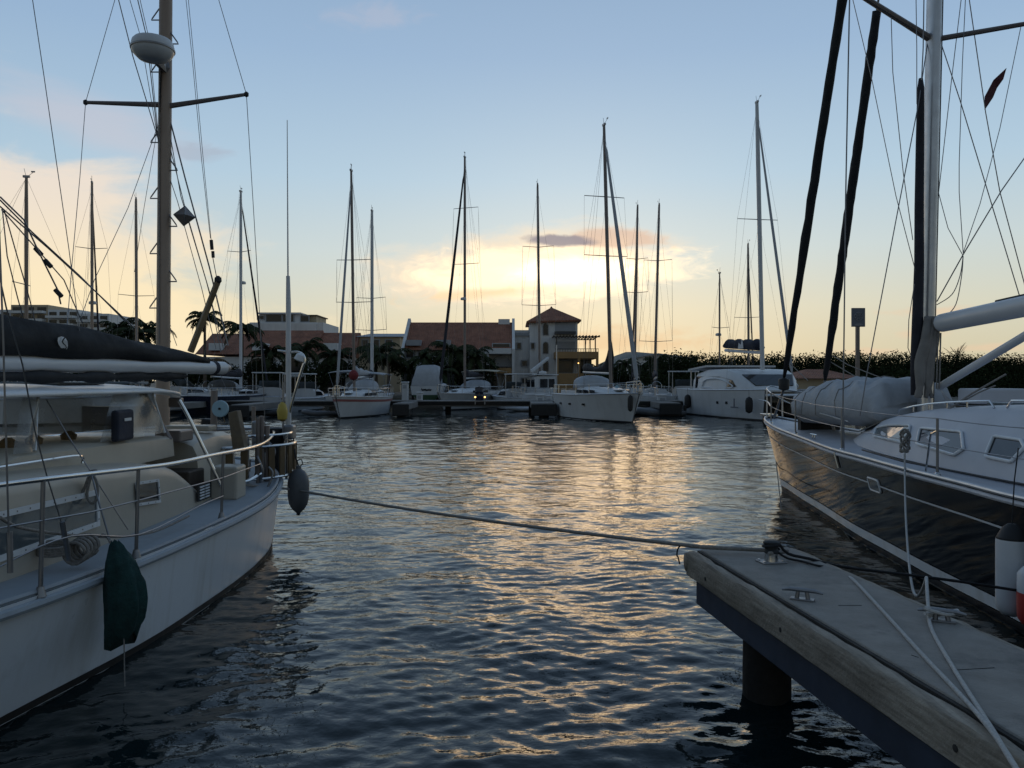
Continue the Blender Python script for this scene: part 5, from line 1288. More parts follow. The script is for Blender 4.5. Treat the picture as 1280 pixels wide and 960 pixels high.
    w2('lazy_jack', [(1211, -5, Ym), (1232, 140, Ym), (1250, 240, Ym), (1290, 390, Ym)], .008)
    w2('lazy_jack', [(1276, 34, Ym), (1250, 160, Ym), (1225, 255, Ym - .3), (1204, 316, Ym - .6)], .006)
    w2('lazy_jack', [(1173, 240, Ym - .2), (1185, 285, Ym - .4), (1203, 318, Ym - .6)], .006)
    w2('lazy_jack', [(1300, 170, Ym), (1252, 238, Ym - .3), (1204, 318, Ym - .6), (1185, 352, Ym - .5), (1171, 377, Ym - .4)], .009)
    wire('slack_line', bez([P(1204, 320, Ym - .6), P(1200, 345, Ym - .6), P(1190, 368, Ym - .6), P(1171, 381, Ym - .4)], 5), .007, M['wire_m'], t, 5)
    wire('slack_line', bez([P(1204, 320, Ym - .6), P(1202, 345, Ym - .6), P(1195, 380, Ym - .6), P(1182, 395, Ym - .5), P(1172, 398, Ym - .4)], 5), .007, M['wire_m'], t, 5)
    for x in (1172.5, 1176): w2('mainsheet_tail', [(x, 416, Ym - .4), (x - 2, 486, Ym - .4)], .012, 'rope_grey')
    w2('lifeline_brace', [(1185, 512, 10.6), (1215, 492, 10.4), (1257, 468, 9.8)], .013, 'rope_grey'); w2('lifeline_brace', [(1188, 510, 10.6), (1225, 490, 10.4), (1244, 482, 10)], .010, 'rope_grey')
    w2('sheet', [(1035, 441, 15.2), (1060, 456, 14.5), (1114, 477, 13.4)], .009, 'rope_grey'); w2('sheet', [(1034, 450, 15.2), (1075, 474, 14.2)], .009, 'rope_grey')
    w2('sheet', [(988, 455, 17.5), (1010, 476, 16.8)], .009, 'rope_grey')
    # ropes hanging from bow into the water
    rope('snubber_line', 'thin line hanging from the black yacht bow into the water', [P(966, 528, 18.1), P(971, 585, 17.4), P(977, 640, 14.8), P(988, 690, 12.6)], .010, 'rope_grey', 5)
    # covered dinghy on the foredeck
    q0 = fr(-2.2, 0, 1.5); tt = thing('covered_dinghy', 'upturned dinghy lashed under a grey cover on the black yacht foredeck', 'dinghy', fr(-3.7, 0, 1.5), worldly=True)
    rng = random.Random(8); rings = []; n = 44; xs_ = [k / n for k in range(n + 1)]
    lump = cint([0, .04, .12, .3, .45, .6, .8, .95, 1], [.14, .40, .62, .82, .96, .97, .93, .86, .35])
    for u in xs_:
        a = -1.95 - 3.75 * u; w = .74 * min(1, (u / .22) ** .5 if u > 0 else 0.05) * (1 if u < .92 else .93); w = max(w, .14); hgt = .62 * lump(u); z0 = 1.77 + .08 * u; ring = [fr(a, w * .6, z0 - .19)]
        for j in range(18):
            an = math.pi * (j / 17); y = w * math.cos(an); yy = math.copysign(abs(y / w) ** .7, y) * w
            zz = z0 + hgt * (math.sin(an) ** .62) * (1 + .045 * math.sin(j * 1.9 + u * 31)) + (.03 * math.sin(u * 37 + j * .8)) + .02 * math.sin(u * 71 - j * 1.7)
            if j in (0, 17): zz = z0 - .02
            ring.append(fr(a + .03 * math.sin(j * 2.3), yy * (1 + .03 * math.sin(u * 27 + j)), zz))
        ring.append(fr(a, -w * .6, z0 - .19)); rings.append(ring)
    MB().loft(rings, True, True).build('cover', M['grey_canvas'], tt, smooth='all')
    for u in (.10, .24, .36, .52, .7):
        k = int(u * n); MB().tube([p + Vector((0, 0, .006)) for p in rings[k]], .009, 5).build('lashing', M['rope_grey'], tt, smooth='all')
    for u in (.12, .8):
        a = -1.95 - 3.75 * u; MB().box(fr(a, 0, 1.52 + .1 * u), (.8, .14, .26), R(5)).build('chock', M['rubber_black'], tt)
    # rope bundle at the deck edge, where the white rope starts
    q = P(1131, 552, 9.72); b = MB(); rng = random.Random(12); pts = []
    for k in range(26):
        a = k * 2.1; pts.append(q + Vector((.075 * math.cos(a) * rng.uniform(.5, 1), .06 * math.sin(a), .22 * math.sin(k * .9) * .6 + rng.uniform(-.03, .03))))
    o = MB().tube(bez(pts, 4), .012, 6).build('rope_bundle', M['rope_grey'], None, smooth='all', loc=q); tag(o, 'hank of old rope tied on the black yacht lifeline', 'rope')
    # flag
    q = [P(1258, 85, Ym), P(1242, 100, Ym), P(1231, 121, Ym), P(1231, 137, Ym), P(1241, 122, Ym + .05), P(1246, 110, Ym + .05), P(1254, 99, Ym)]
    o = MB().add(q, [(0, 1, 6), (1, 5, 6), (1, 2, 4, 5), (2, 3, 4)]).build('courtesy_flag', M['flag_cloth'], None, solid=.012, loc=q[1]); tag(o, 'small dark red flag drooping in the right yacht rigging', 'flag')
    # fenders at the right edge
    def fender(px, py0, py1, Y, r, lab, m, cap='rubber_black', k=.80):
        a, b_ = P(px, py1, Y), P(px, py0, Y); h = b_.z - a.z; c = Vector((a.x, Y, a.z)); f = thing('fender', lab, 'fender', c, worldly=True)
        MB().lathe([(.03, 0), (r * .7, .02), (r * .95, .07), (r, .14), (r, h * k), (r * .97, h * (k + .04))], c, n=20).build('bladder', M[m], f, smooth=True)
        MB().lathe([(r * .98, h * k), (r * .97, h * (k + .05)), (r * .97, h * .84), (r * .62, h * .95), (.035, h)], c + Vector((0, 0, .003)), n=20).build('end_cap', M[cap], f, smooth=True)
        wire('lanyard', [c + Vector((0, 0, h)), P(px + 3, 600, Y + .1), P(px + 8, 560, Y + .1)], .006, M['rope_black'], f, 6)
    fender(1265, 655, 770, 7.05, .128, 'white fender with a black top hanging on the black yacht side', 'fender_white')
    fender(1292, 706, 784, 6.75, .125, 'red fender with a pale top beside the white fender', 'fender_red', 'fender_white', .52)
build_black_yacht()
# ------------------------------------------------------------------ the white ketch at left, stern away from us
def build_ketch():
    O = (-5.05, 13.5, 0); fr0 = frame(O, (0, -1)); fr = fr0                    # a runs from the stern toward us; b>0 is our side
    assert fr(0, 1, 0).x > fr(0, 0, 0).x
    t = thing('ketch', 'white ketch with beige cabin, black sail cover and tan mizzen mast', 'sailboat', fr(6, 0, 0), worldly=True)
    L = 15.
    A = [0, .25, .7, 1.4, 2.2, 3.2, 4.2, 5.4, 6.6, 8.3, 10.5, 12.5, 14.2, 15]
    B_ = [.10, .62, 1.10, 1.52, 1.76, 1.92, 1.95, 1.92, 1.86, 1.74, 1.4, .9, .3, .04]
    Wl = [.06, .46, .96, 1.42, 1.64, 1.77, 1.82, 1.81, 1.76, 1.5, 1.2, .7, .2, .03]
    Zs = [1.12, 1.09, 1.06, 1.0, .96, .91, .885, .88, .885, .93, 1.05, 1.2, 1.36, 1.45]
    us = [a / L for a in A]
    H = Hull(fr, lambda s: .2 * (1 - s) ** 1.3, lambda s: L - .9 * (1 - s), cint(us, B_), cint(us, Wl), cint(us, Zs), 1.0)
    H.topsides(60, 12).build('hull', M['white_gel'], t, smooth=True)
    H.strip(-.12, .075, .006, 60).build('bottom_paint', M['boot_dark'], t, smooth=True)
    H.deck(.0, .05, 60).build('deck', M['deck_grey'], t, smooth=True)
    H.rail(.035, -.055, 90, .012, 8).build('rub_rail', M['deck_grey'], t, smooth=True)
    H.rail(.022, .02, 90, -.03, 6).build('toe_rail', M['deck_grey'], t, smooth=True)
    A2 = lambda Y: 13.5 - Y                                                     # a for a world Y
    # --- the cabin trunk, its side at x -3.72, sweeping down at the after end
    xs = -3.72
    zb = .90
    rings = []
    prof = [(3.5, .98), (3.8, 1.06), (4.2, 1.28), (4.6, 1.44), (5.0, 1.52), (5.6, 1.58), (7.0, 1.66), (9.0, 1.70), (10.2, 1.62), (10.8, 1.3)]
    zf = cint([p[0] for p in prof], [p[1] for p in prof])
    hbf = cint([3.5, 5, 7, 8.5, 10, 10.8], [1.30, 1.33, 1.33, 1.30, 1.1, .8])
    for k in range(50):
        a = 3.5 + (10.8 - 3.5) * k / 49; h = hbf(a); z = zf(a); e = min(.14, (z - zb) * .4)
        q = [(h, zb), (h - .005, (zb + z - e) / 2), (h - .012, z - e), (h - .035, z - e * .45), (h - .09, z - e * .12), (h - .2, z), (h * .4, z + .03)]
        rings.append([fr(a, y, zz) for y, zz in q] + [fr(a, -y, zz) for y, zz in reversed(q)])
    MB().loft(rings, True, True).build('coachroof', M['beige'], t, smooth=True)
    def window(p4, m, fw, screws=True):
        pts = [Vector(p) for p in p4]; c = sum(pts, Vector()) / 4
        n = (pts[1] - pts[0]).cross(pts[2] - pts[0]).normalized(); n = n if n.x > 0 else -n
        w = MB().prism([p - n * .02 for p in pts], n * .024).build('window', M[m], t)
        f = MB(); inn = pts; out = [p + (p - c).normalized() * 0 for p in pts]
        hx = (pts[1] - pts[0]).normalized(); hz = (pts[3] - pts[0]).normalized()
        out = [pts[0] - hx * fw - hz * fw, pts[1] + hx * fw - hz * fw, pts[2] + hx * fw + hz * fw, pts[3] - hx * fw + hz * fw]
        for i in range(4):
            j = (i + 1) % 4; f.prism([out[i], out[j], inn[j], inn[i]], n * .016)
        f.build('frame', M['white_gel'], w)
        if screws:
            s = MB()
            for i in range(4):
                j = (i + 1) % 4; ln = (out[j] - out[i]).length; k = max(2, int(ln / .16))
                for q in range(k): p = (out[i] + inn[i]) / 2 + ((out[j] + inn[j]) / 2 - (out[i] + inn[i]) / 2) * ((q + .3) / k); s.lathe([(.007, 0), (.007, .003), (.003, .004)], p + n * .016, n, 6)
            s.build('screw_head', M['steel_dull'], w)
    X = xs + .012
    def side_pt(px, z): Y = X / ((px - 640) / F); return Vector((X, Y, z))
    def sp2(px, py): Y = X / ((px - 640) / F); return Vector((X, Y, CAMH + (HOR - py) / F * Y))
    window([Vector((X, 4.6, 1.13)), sp2(120, 652), sp2(119, 619), Vector((X, 4.6, 1.43))], 'glass_grey', .045)
    window([sp2(172, 629), sp2(198, 625), sp2(196, 602), sp2(171, 606)], 'glass_dark', .028)
    # louvre vent near the after end of the trunk
    b = MB(); c0, c1 = sp2(249, 631), sp2(262, 622)
    for k in range(5):
        for j in range(2):
            y0 = c0.y + (c1.y - c0.y) * (j + .06) / 2; y1 = c0.y + (c1.y - c0.y) * (j + .86) / 2; z = 1.0 + .034 * k - .01
            b.box2((X - .004, y0, z), (X + .012, y1, z + .018))
    b.build('vent_louvre', M['white_gel'], t)
    MB().box2((X - .012, c0.y - .04, .97), (X + .003, c1.y + .05, 1.17)).build('vent_plate', M['glass_dark'], t)
    # --- doghouse base and clear dodger under the hard top
    b = MB(); rings = []
    for (Y, h, z) in ((9.72, .90, 1.62), (9.6, .98, 1.74), (8.2, 1.0, 1.78), (6.6, .98, 1.80), (6.2, .9, 1.70)):
        rings.append([fr(A2(Y), s * h * q, zz) for s, q, zz in ((1, 1.02, 1.5), (1, 1, z - .03), (1, .96, z), (-1, .96, z), (-1, 1, z - .03), (-1, 1.02, 1.5))])
    MB().loft(rings, True, True).build('doghouse_base', M['beige'], t, smooth=True)
    xw = -5.05 + .96
    def panel(px_t0, px_t1, px_b0, px_b1, zt, zb_):
        q = []
        for px, z, x in ((px_b0, zb_, xw), (px_b1, zb_, xw), (px_t1, zt, xw - .10), (px_t0, zt, xw - .10)): q.append(Vector((x, x / ((px - 640) / F), z)))
        n = 10; rows = [[q[0].lerp(q[1], i / n).lerp(q[3].lerp(q[2], i / n), j / n) + Vector((.02 * math.sin(i * .7) * math.sin(j * .5) + .05 * math.sin(math.pi * i / n), 0, 0)) for i in range(n + 1)] for j in range(n + 1)]
        MB().grid(rows).build('clear_panel', M['clear_vinyl'], t, smooth='all')
        MB().tube([q[1], q[2]], .014, 6).build('panel_seam', M['white_gel'], t, smooth=True)
        return q
    q1 = panel(141, 190, 125, 206, 2.27, 1.79); q0 = panel(28, 47, 16, 44, 2.27, 1.80)
    # far-side panel and after edge, seen through
    for q in (q1,):
        f0 = [Vector((-10.1 - p.x, p.y, p.z)) for p in q]; MB().add([q[1], f0[1], f0[2], q[2]], [(0, 1, 2, 3)]).build('clear_panel', M['clear_vinyl'], t)
    MB().tube([q1[1] + Vector((.0, .12, -.1)), Vector((q1[1].x - .35, q1[1].y + .15, 2.28))], .045, 8).build('hardtop_post', M['mast_dark'], t, smooth=True)
    b = MB(); c = Vector((-4.03, 8.28, 1.94)); b.box(c, (.08, .42, .32), R(4)); b.build('instrument_box', M['navy_canvas'], t, bevel=.03)
    MB().box(c + Vector((.046, .02, .06)), (.006, .17, .03), R(4)).build('instrument_label', M['logo_white'], t)
    for yy in (7.3, 7.7, 8.3): MB().lathe([(.07, 0), (.08, .05), (.03, .09)], Vector((-4.6, yy, 1.79)), n=10).build('winch', M['wood_brown'], t, smooth=True)
    rows = []
    for k in range(17):
        Y = 5.4 + (10.45 - 5.4) * k / 16; row = []
        for j in range(-6, 7):
            u = j / 6; w = 1.03 * (1 if k < 14 else 1 - .06 * (k - 13) ** 1.5); row.append(fr(A2(Y), w * u, 2.325 - .045 * abs(u) ** 3 + .03 * (1 - u * u) - .07 * max(0, (Y - 9.2)) ** 1.2))
        rows.append(row)
    ht = MB().grid(rows).build('hard_top', M['white_gel'], t, smooth='all', solid=.035)
    for (Y, b_, w, l) in ((8.3, .3, .6, .9), (9.55, .35, .5, .5)):
        MB().box(fr(A2(Y), b_, 2.375), (w, l, .03)).build('top_hatch', M['glass_grey'], ht, bevel=.01)
    MB().tube(bez([P(224, 500, 9.75), P(240, 530, 9.8), P(277, 608, 9.95)], 4), .022, 8).build('hardtop_strut', M['steel'], t, smooth=True)
    # coachroof grab rail
    MB().tube(bez([Vector((-3.95, 5.0, 1.74)), Vector((-3.95, 6.6, 1.73)), Vector((-3.95, 7.3, 1.715)), Vector((-3.95, 7.35, 1.64))], 4), .013, 6).build('grab_rail', M['steel'], t, smooth=True)
    # --- after cabin block
    rings = []
    for (a, h, z) in ((1.2, .62, 1.40), (1.35, .78, 1.56), (1.8, .98, 1.66), (2.6, 1.06, 1.69), (3.3, 1.08, 1.66), (3.42, 1.08, 1.62)):
        rings.append([fr(a, s * h * q, zz) for s, q, zz in ((1, 1.04, .9), (1, 1.0, z - .16), (1, .95, z - .05), (1, .85, z - .005), (1, .3, z + .03), (-1, .3, z + .03), (-1, .85, z - .005), (-1, .95, z - .05), (-1, 1.0, z - .16), (-1, 1.04, .9))])
    MB().loft(rings, True, True).build('after_cabin', M['beige'], t, smooth=True)
    MB().box(fr(3.6, .9, 1.05), (.5, .5, .5)).build('cockpit_locker', M['wood_dark'], t, bevel=.02)
    MB().box(Vector((-4.2, 9.95, 1.72)), (.32, .4, .14)).build('engine_hatch', M['mast_dark'], t, bevel=.02)
    MB().box(P(220, 497 + 6, 9.9), (.16, .1, .12)).build('winch_block', M['mast_dark'], t, bevel=.02)
    MB().box(P(238, 535, 11.), (.62, .3, .08)).build('seat_board', M['beige'], t, bevel=.02)
    MB().box(Vector((-3.72, 9.55, 1.0)) + Vector((.12, .6, .12)), (.34, .36, .42)).build('stern_box', M['beige'], t, bevel=.03)
    # --- rail round the side decks
    def rp(px, py, X=-3.24): Y = X / ((px - 640) / F); return Vector((X, Y, CAMH + (HOR - py) / F * Y))
    top = [Vector((-3.45, 4.0, 1.76)), rp(0, 606, -3.34), rp(55, 599, -3.26), rp(114, 592, -3.21), rp(175, 585, -3.17), rp(219, 579, -3.15), rp(266, 569, -3.14), rp(325, 556, -3.22), Vector((-3.6, 12.1, 1.62)), Vector((-4.1, 12.9, 1.63)), Vector((-4.7, 13.25, 1.64)), Vector((-5.4, 13.25, 1.64)), Vector((-6.0, 12.9, 1.63)), Vector((-6.6, 12.0, 1.6)), Vector((-6.95, 9, 1.6)), Vector((-6.9, 5, 1.7))]
    MB().tube(bez(top, 8), .019, 10).build('hand_rail', M['steel'], t, smooth='all')
    for p in (rp(54, 599, -3.26), rp(173, 585, -3.17), rp(279, 567, -3.14), Vector((-4.1, 12.9, 1.63)), Vector((-5.4, 13.25, 1.64)), Vector((-6.0, 12.9, 1.63)), Vector((-6.9, 9.0, 1.6)), Vector((-6.9, 5.5, 1.68))):
        base = Vector((p.x - .02, p.y, .9)); MB().tube([base, p], .016, 8).build('stanchion', M['steel_dull'], t, smooth=True)
        MB().lathe([(.04, 0), (.035, .02), (.022, .07)], base, n=10).build('stanchion_base', M['steel_dull'], t, smooth=True)
    wire('lifeline', [Vector((-3.4, 4.2, 1.30)), rp(0, 660, -3.3), rp(114, 640, -3.21), rp(175, 625, -3.17), rp(279, 597, -3.14), rp(325, 580, -3.2)], .007, M['steel_dull'], t, 5)
    wire('lifeline', bez([Vector((-3.4, 4.2, 1.02)), rp(0, 708, -3.25), rp(90, 670, -3.2), rp(175, 668, -3.17), rp(250, 632, -3.14), rp(279, 620, -3.14)], 4), .006, M['steel_dull'], t, 5)
    MB().tube(bez([P(0, 647, 5.2), P(20, 658, 5.5), P(50, 664, 5.9), P(90, 669, 6.3), P(135, 671, 6.8), P(170, 669, 7.2), P(200, 662, 7.7), P(236, 645, 8.4)], 5), .012, 6).build('deck_rope', M['rope_grey'], t, smooth='all')
    # --- pushpit with its slatted seat
    ring = lambda z, a0, a1, n, r: [Vector((-4.06 + .79 * r * math.cos(R(a0 + (a1 - a0) * k / n)), 11.95 + .95 * r * math.sin(R(a0 + (a1 - a0) * k / n)), z)) for k in range(n + 1)]
    b = MB()
    for z in (1.47, 1.02): b.tube(ring(z, -85, 92, 18, 1.0), .022, 7)
    b.tube(ring(1.62, -60, 120, 14, .93), .02, 7); b.build('pushpit', M['steel'], t, smooth=True)
    for k in range(12):
        p = ring(1.47, -78, 75, 11, 1.0)[k]; q = Vector((p.x, p.y, 1.02)); d = (Vector((-4.05, 11.95, 0)) - p); ang = math.atan2(p.y - 11.95, p.x + 4.05)
        MB().box((p + q) / 2, (.022, .095, .45), ang).build('rail_slat', M['wood_brown'], t)
    for k in (0, 4, 8, 11):
        p = ring(1.62, -60, 120, 14, .93)[k]; MB().tube([Vector((p.x, p.y, .95)), p], .02, 7).build('pushpit_post', M['steel'], t, smooth=True)
    for (px, py0, py1, Y, r) in ((327, 520, 600, 11.3, .035), (333, 532, 608, 11.4, .045), (317, 508, 560, 12.4, .03), (322, 522, 620, 11.2, .025)):
        MB().tube([P(px, py1, Y), P(px, py0, Y)], r, 7).build('stern_post', M['mast_dark'], t, smooth=True)
    MB().box(P(323, 540, 12.2), (.20, .16, .34), .3).build('stern_winch', M['steel_dull'], t, bevel=.03)
    MB().box(P(362, 540, 12.3), (.16, .2, .22)).build('aerial_mount', M['steel_dull'], t, bevel=.03)
    MB().tube(bez([P(250, 535, 12.4), P(268, 537, 12.4), P(300, 536, 12.6), P(340, 535, 12.6), P(361, 535, 12.4)], 4), .018, 6).build('stern_rail', M['steel_dull'], t, smooth=True)
    b = MB(); b.tube(bez([P(289, 603, 10.4), P(310, 601, 10.7), P(326, 592, 11.)], 4), .02, 6); b.tube(bez([P(290, 594, 10.5), P(302, 593, 10.5), P(302, 596, 10.5)], 4), .02, 6); b.build('tiller_arm', M['steel'], t, smooth=True)
    # wind-vane clutter inside the rail: coils, links, lines
    b = MB(); rng = random.Random(9)
    for k in range(12):
        p = P(rng.uniform(308, 336), rng.uniform(545, 612), rng.uniform(11, 12.2)); b.tube(bez([p, p + Vector((rng.uniform(-.1, .1), 0, rng.uniform(-.2, .1))), p + Vector((rng.uniform(-.15, .15), rng.uniform(-.1, .1), rng.uniform(-.45, -.2)))], 4), rng.choice((.01, .016, .022)), 5)
    b.build('steering_vane_gear', M['steel_dull'], t, smooth='all')
    # pole that carries a stern lamp; whip aerial
    MB().tube([P(360.5, 548, 12.4), P(360.5, 380, 12.4), P(360, 345, 12.4)], [.045, .04, .03], 8).build('aerial_pole', M['alu_paint'], t, smooth=True)
    MB().tube([P(360, 346, 12.4), P(359, 150, 12.4)], [.014, .006], 5).build('whip_aerial', M['alu_paint'], t)
    b = MB(); b.tube(bez([P(347, 438, 12.4), P(362, 440, 12.4), P(372, 440, 12.35), P(379, 444, 12.3), P(381, 452, 12.3), P(378, 460, 12.3), P(366, 500, 12.35), P(361, 520, 12.4)], 5), .02, 6); b.build('lamp_bracket', M['steel'], t, smooth='all')
    MB().lathe([(.02, .08), (.07, .04), (.085, -.04), (.03, -.06)], P(375, 447, 12.3), (.4, 0, 1), n=12).build('stern_lamp', M['white_gel'], t, smooth=True)
    MB().lathe([(.01, -.16), (.07, -.12), (.085, 0), (.06, .1), (.02, .14)], P(353, 514, 12.2), n=10).build('danbuoy_light', M['yellow_plastic'], t, smooth=True)
    MB().tube([P(354, 540, 12.2), P(354, 478, 12.2)], .016, 6).build('danbuoy_pole', M['steel_dull'], t)
    # brown plank-like rudder stock, post of the blue disc
    b = MB(); b.prism([P(284.5, 516, 11.2), P(296, 513, 11.2), P(306, 562, 10.8), P(291, 566, 10.8)], (.02, .12, 0)); b.build('rudder_head', M['wood_brown'], t, bevel=.012)
    MB().tube([P(267, 548, 11.8), P(268, 488, 11.8)], .05, 8).build('mast_crutch', M['mast_dark'], t, smooth=True)
    # --- mizzen mast
    Ym = 11.6; mb = P(203, 560, Ym); mt = P(207.3, 0, Ym); d = mt - mb; top = mb + d * 1.42
    mo = MB().tube([mb, mb + d * .3, mb + d * .7, mt, top], [.096, .096, .092, .090, .07], 14).build('mizzen_mast', M['mast_tan'], t, smooth=True)
    for (a, b_, c_) in (((204, 131), (107, 128), 0), ((208, 133), (308, 118), 0)):
        p = P(a[0], a[1], Ym); e = P(b_[0], b_[1], Ym); MB().tube([p, e], [.042, .026], 8).build('spreader', M['mast_dark'], mo, smooth=True); MB().lathe([(.01, -.04), (.034, -.02), (.034, .02), (.01, .04)], e, n=8).build('spreader_tip', M['rubber_black'], mo)
    # mast steps, alternating
    for i, (py, s) in enumerate(((25, -1), (55, 1), (90, -1), (178, -1), (213, 1), (248, -1), (283, 1), (317, -1), (352, 1), (385, -1))):
        x = 204.5 + (280 - py) * .007; e = 11 * s
        b = MB(); b.tube([P(x + 6 * s, py - 16, Ym - .02), P(x + 6 * s + e * .9, py - 2, Ym - .02), P(x + 6 * s + e, py, Ym - .02), P(x + 6 * s, py, Ym - .02)], .010, 5); b.build('mast_step', M['steel_dull'], mo)
    # the radar dome on its bracket
    q = P(191, 62, Ym - .45)
    rd = MB().lathe([(.10, -.16), (.19, -.135), (.265, -.06), (.285, -.0), (.285, .03), (.27, .10), (.24, .135), (.05, .15)], q, n=26).build('radar_dome', M['rubber_grey'], mo, smooth=True)
    rd.data.materials[0] = M['white_far']
    MB().prism([P(190, 77, Ym - .4), P(203, 90, Ym - .1), P(207, 84, Ym - .1), P(204, 68, Ym - .1), P(198, 74, Ym - .3)], (.05, .03, 0)).build('radar_bracket', M['steel_dull'], mo)
    MB().lathe([(.292, -.012), (.295, 0), (.292, .012)], q, n=26).build('radome_seam', M['steel_dull'], rd, smooth=True)
    def w2(name, pl, r=.006, m='wire_m', pr=None): wire(name, [P(x, y, Y) for x, y, Y in pl], r * .78, M[m], pr or t, 5)
    w2('shroud', [(145, -5, Ym), (107, 128, Ym), (100, 220, Ym - .6), (90, 330, Ym - 1.6), (82, 432, Ym - 2.6), (76, 480, Ym - 3)], .006)
    w2('shroud', [(272, -5, Ym), (308, 118, Ym), (318, 280, Ym), (324, 385, Ym), (333, 560, Ym)], .0065)
    w2('shroud', [(40, -5, 8), (55, 95, 8), (86, 310, 8), (95, 380, 8), (101, 430, 8)], .0055)
    w2('shroud', [(200, 150, Ym), (160, 260, Ym - .4), (118, 350, Ym - 1), (100, 400, Ym - 1.3)], .006)
    w2('shroud', [(196, 165, Ym), (180, 260, Ym), (168, 340, Ym)], .005)
    w2('halyard', [(232, -5, Ym), (240, 70, Ym), (252, 200, Ym), (263, 298, Ym)], .0055); w2('halyard', [(235, -5, Ym), (244, 90, Ym), (256, 220, Ym), (264, 300, Ym)], .0055)
    MB().tube([P(264, 300, Ym), P(265, 312, Ym)], .026, 6).build('block', M['rubber_black'], t); MB().tube([P(266, 314, Ym), P(266.5, 322, Ym)], .024, 6).build('block', M['rubber_black'], t)
    w2('topping_lift', [(266, 322, Ym), (271, 348, Ym)], .008)
    for (x0, x1, x2) in ((146, 160, 196), (161, 168, 198), (171, 178, 198), (174, 181, 199)):
        w2('halyard', [(x0, -5, Ym - .5), (x1 + (x2 - x1) * .25, 45, Ym - .4), (x2, 178, Ym - .1)] if x0 != 146 else [(147, -5, Ym - .6), (166, 70, Ym - .5), (198, 175, Ym - .1)], .009 if x0 in (146, 171) else .006)
    w2('halyard', [(199.5, 80, Ym - .1), (199, 430, Ym - .1)], .012, 'rope_grey'); w2('halyard', [(202, 75, Ym - .1), (199, 155, Ym - .1)], .010, 'rope_black')
    for (pl, r) in (([(212, 148, Ym), (232, 225, Ym), (262, 335, Ym), (285, 432, Ym)], .014), ([(212, 165, Ym), (226, 245, Ym), (258, 352, Ym), (280, 438, Ym)], .008), ([(211, 178, Ym), (232, 262, Ym), (262, 365, Ym), (276, 440, Ym)], .008), ([(212, 222, Ym), (222, 252, Ym), (252, 360, Ym), (270, 436, Ym)], .007)):
        w2('mizzen_sheet', pl, r)
    w2('preventer', [(213, 410, Ym), (221, 432, Ym)], .006)
    # raised wooden mizzen boom
    b = MB(); b.tube([P(238, 440, Ym), P(256, 394, Ym), P(272.5, 351, Ym)], [.055, .052, .05], 4); wb = b.build('mizzen_boom', M['wood_olive'], t, bevel=.01)
    MB().lathe([(.03, -.05), (.055, -.02), (.05, .03), (.02, .06)], P(272.5, 350, Ym), n=8).build('boom_end', M['rubber_black'], wb)
    # --- main boom, its black sail cover
    b0 = Vector((-5.0, 4.9, 2.56)); b1 = P(279, 460, 10.6); dr = b1 - b0
    bo = MB().tube([b0, b0 + dr * .5, b0 + dr * .965, b1], .083, 16).build('main_boom', M['alu_paint'], t, smooth=True)
    MB().tube([b0 + dr * .952, b0 + dr * .966], .088, 16).build('boom_strap', M['navy_canvas'], bo, smooth=True); MB().tube([b1, b1 + dr.normalized() * .12], [.07, .05], 10).build('boom_end_fitting', M['steel_dull'], bo, smooth=True)
    rings = []; n = 40; side = dr.normalized().cross(Vector((0, 0, 1)))
    hf = cint([0, .12, .35, .5, .62, .75, .86, .95, 1], [.80, .62, .37, .325, .275, .20, .13, .08, .02])
    for k in range(n + 1):
        u = k / n; c = b0 + dr * (u * .93); h = hf(u); w = .07 + .06 * (1 - u); ring = []
        sagg = -.10 * (1 - u) + .02
        for j in range(16):
            an = 2 * math.pi * j / 16; x = math.cos(an); y = math.sin(an)
            wr = 1 + .10 * math.sin(u * 33 + j * .9) * (y > -.3) + .05 * math.sin(u * 71 + j)
            ring.append(c + side * (w * x * (1 - .55 * max(0, y)) * wr) + Vector((0, 0, (.085 + (h) * (.5 + .5 * y)) if y > -.2 else .062)) + Vector((0, 0, .012 * math.sin(u * 27 + j))))
        rings.append(ring)
    sc = MB().loft(rings, True, True).build('sail_cover', M['black_canvas'], t, smooth='all')
    MB().tube(bez([b0 + dr * .25 + Vector((0, 0, -.12)), b0 + dr * .5 + Vector((.05, 0, -.13)), b0 + dr * .7 + Vector((0, 0, -.12)), b0 + dr * .86 + Vector((0, 0, -.11))], 6), [.02, *[.05 + .02 * math.sin(k * 1.9) for k in range(17)], .02], 8).build('under_boom_bundle', M['black_canvas'], t, smooth='all')
    # the sailmaker's pale disc cut by an S, stitched on the cover
    uu = .43; c = P(75, 430, 7.62); best = None
    k = dr.normalized(); upv = Vector((0, 0, 1)); nrm = -side if side.x < 0 else side
    c = P(76, 430, 7.55)
    def cov(px, py):                    # onto the cover's near face
        for i in range(300):
            Y = 5.5 + i * .015; p = P(px, py, Y); u = (p - b0).dot(dr) / dr.length_squared / .93
            if not 0 < u < 1: continue
            cc = b0 + dr * (u * .93); h = hf(u); y = min(1, max(-1, ((p.z - cc.z - .085) / h - .5) * 2)); w = (.07 + .06 * (1 - u)) * math.sqrt(1 - y * y) * (1 - .55 * max(0, y)) * 1.02
            if (p - cc).dot(nrm) <= w: return p + nrm * .022
        return P(px, py, 7.55)
    left = [(70, 422), (74, 420.5), (78, 421.5), (76, 424), (74.5, 427), (76, 430), (79, 432), (80, 434.5), (78, 436.5), (74, 435), (71, 431), (69.5, 426)]
    right = [(79.5, 422.5), (82, 427), (82.5, 432), (81.5, 436), (78.5, 438), (75.5, 437), (79.5, 437.3), (81.3, 434.8), (80.3, 431.8), (77.5, 429.3), (76.3, 427), (77.6, 424.5)]
    lg = MB()
    for poly in (left, right): lg.add([cov(*p) for p in poly], [tuple(range(len(poly)))])
    lg.build('logo', M['logo_white'], sc)
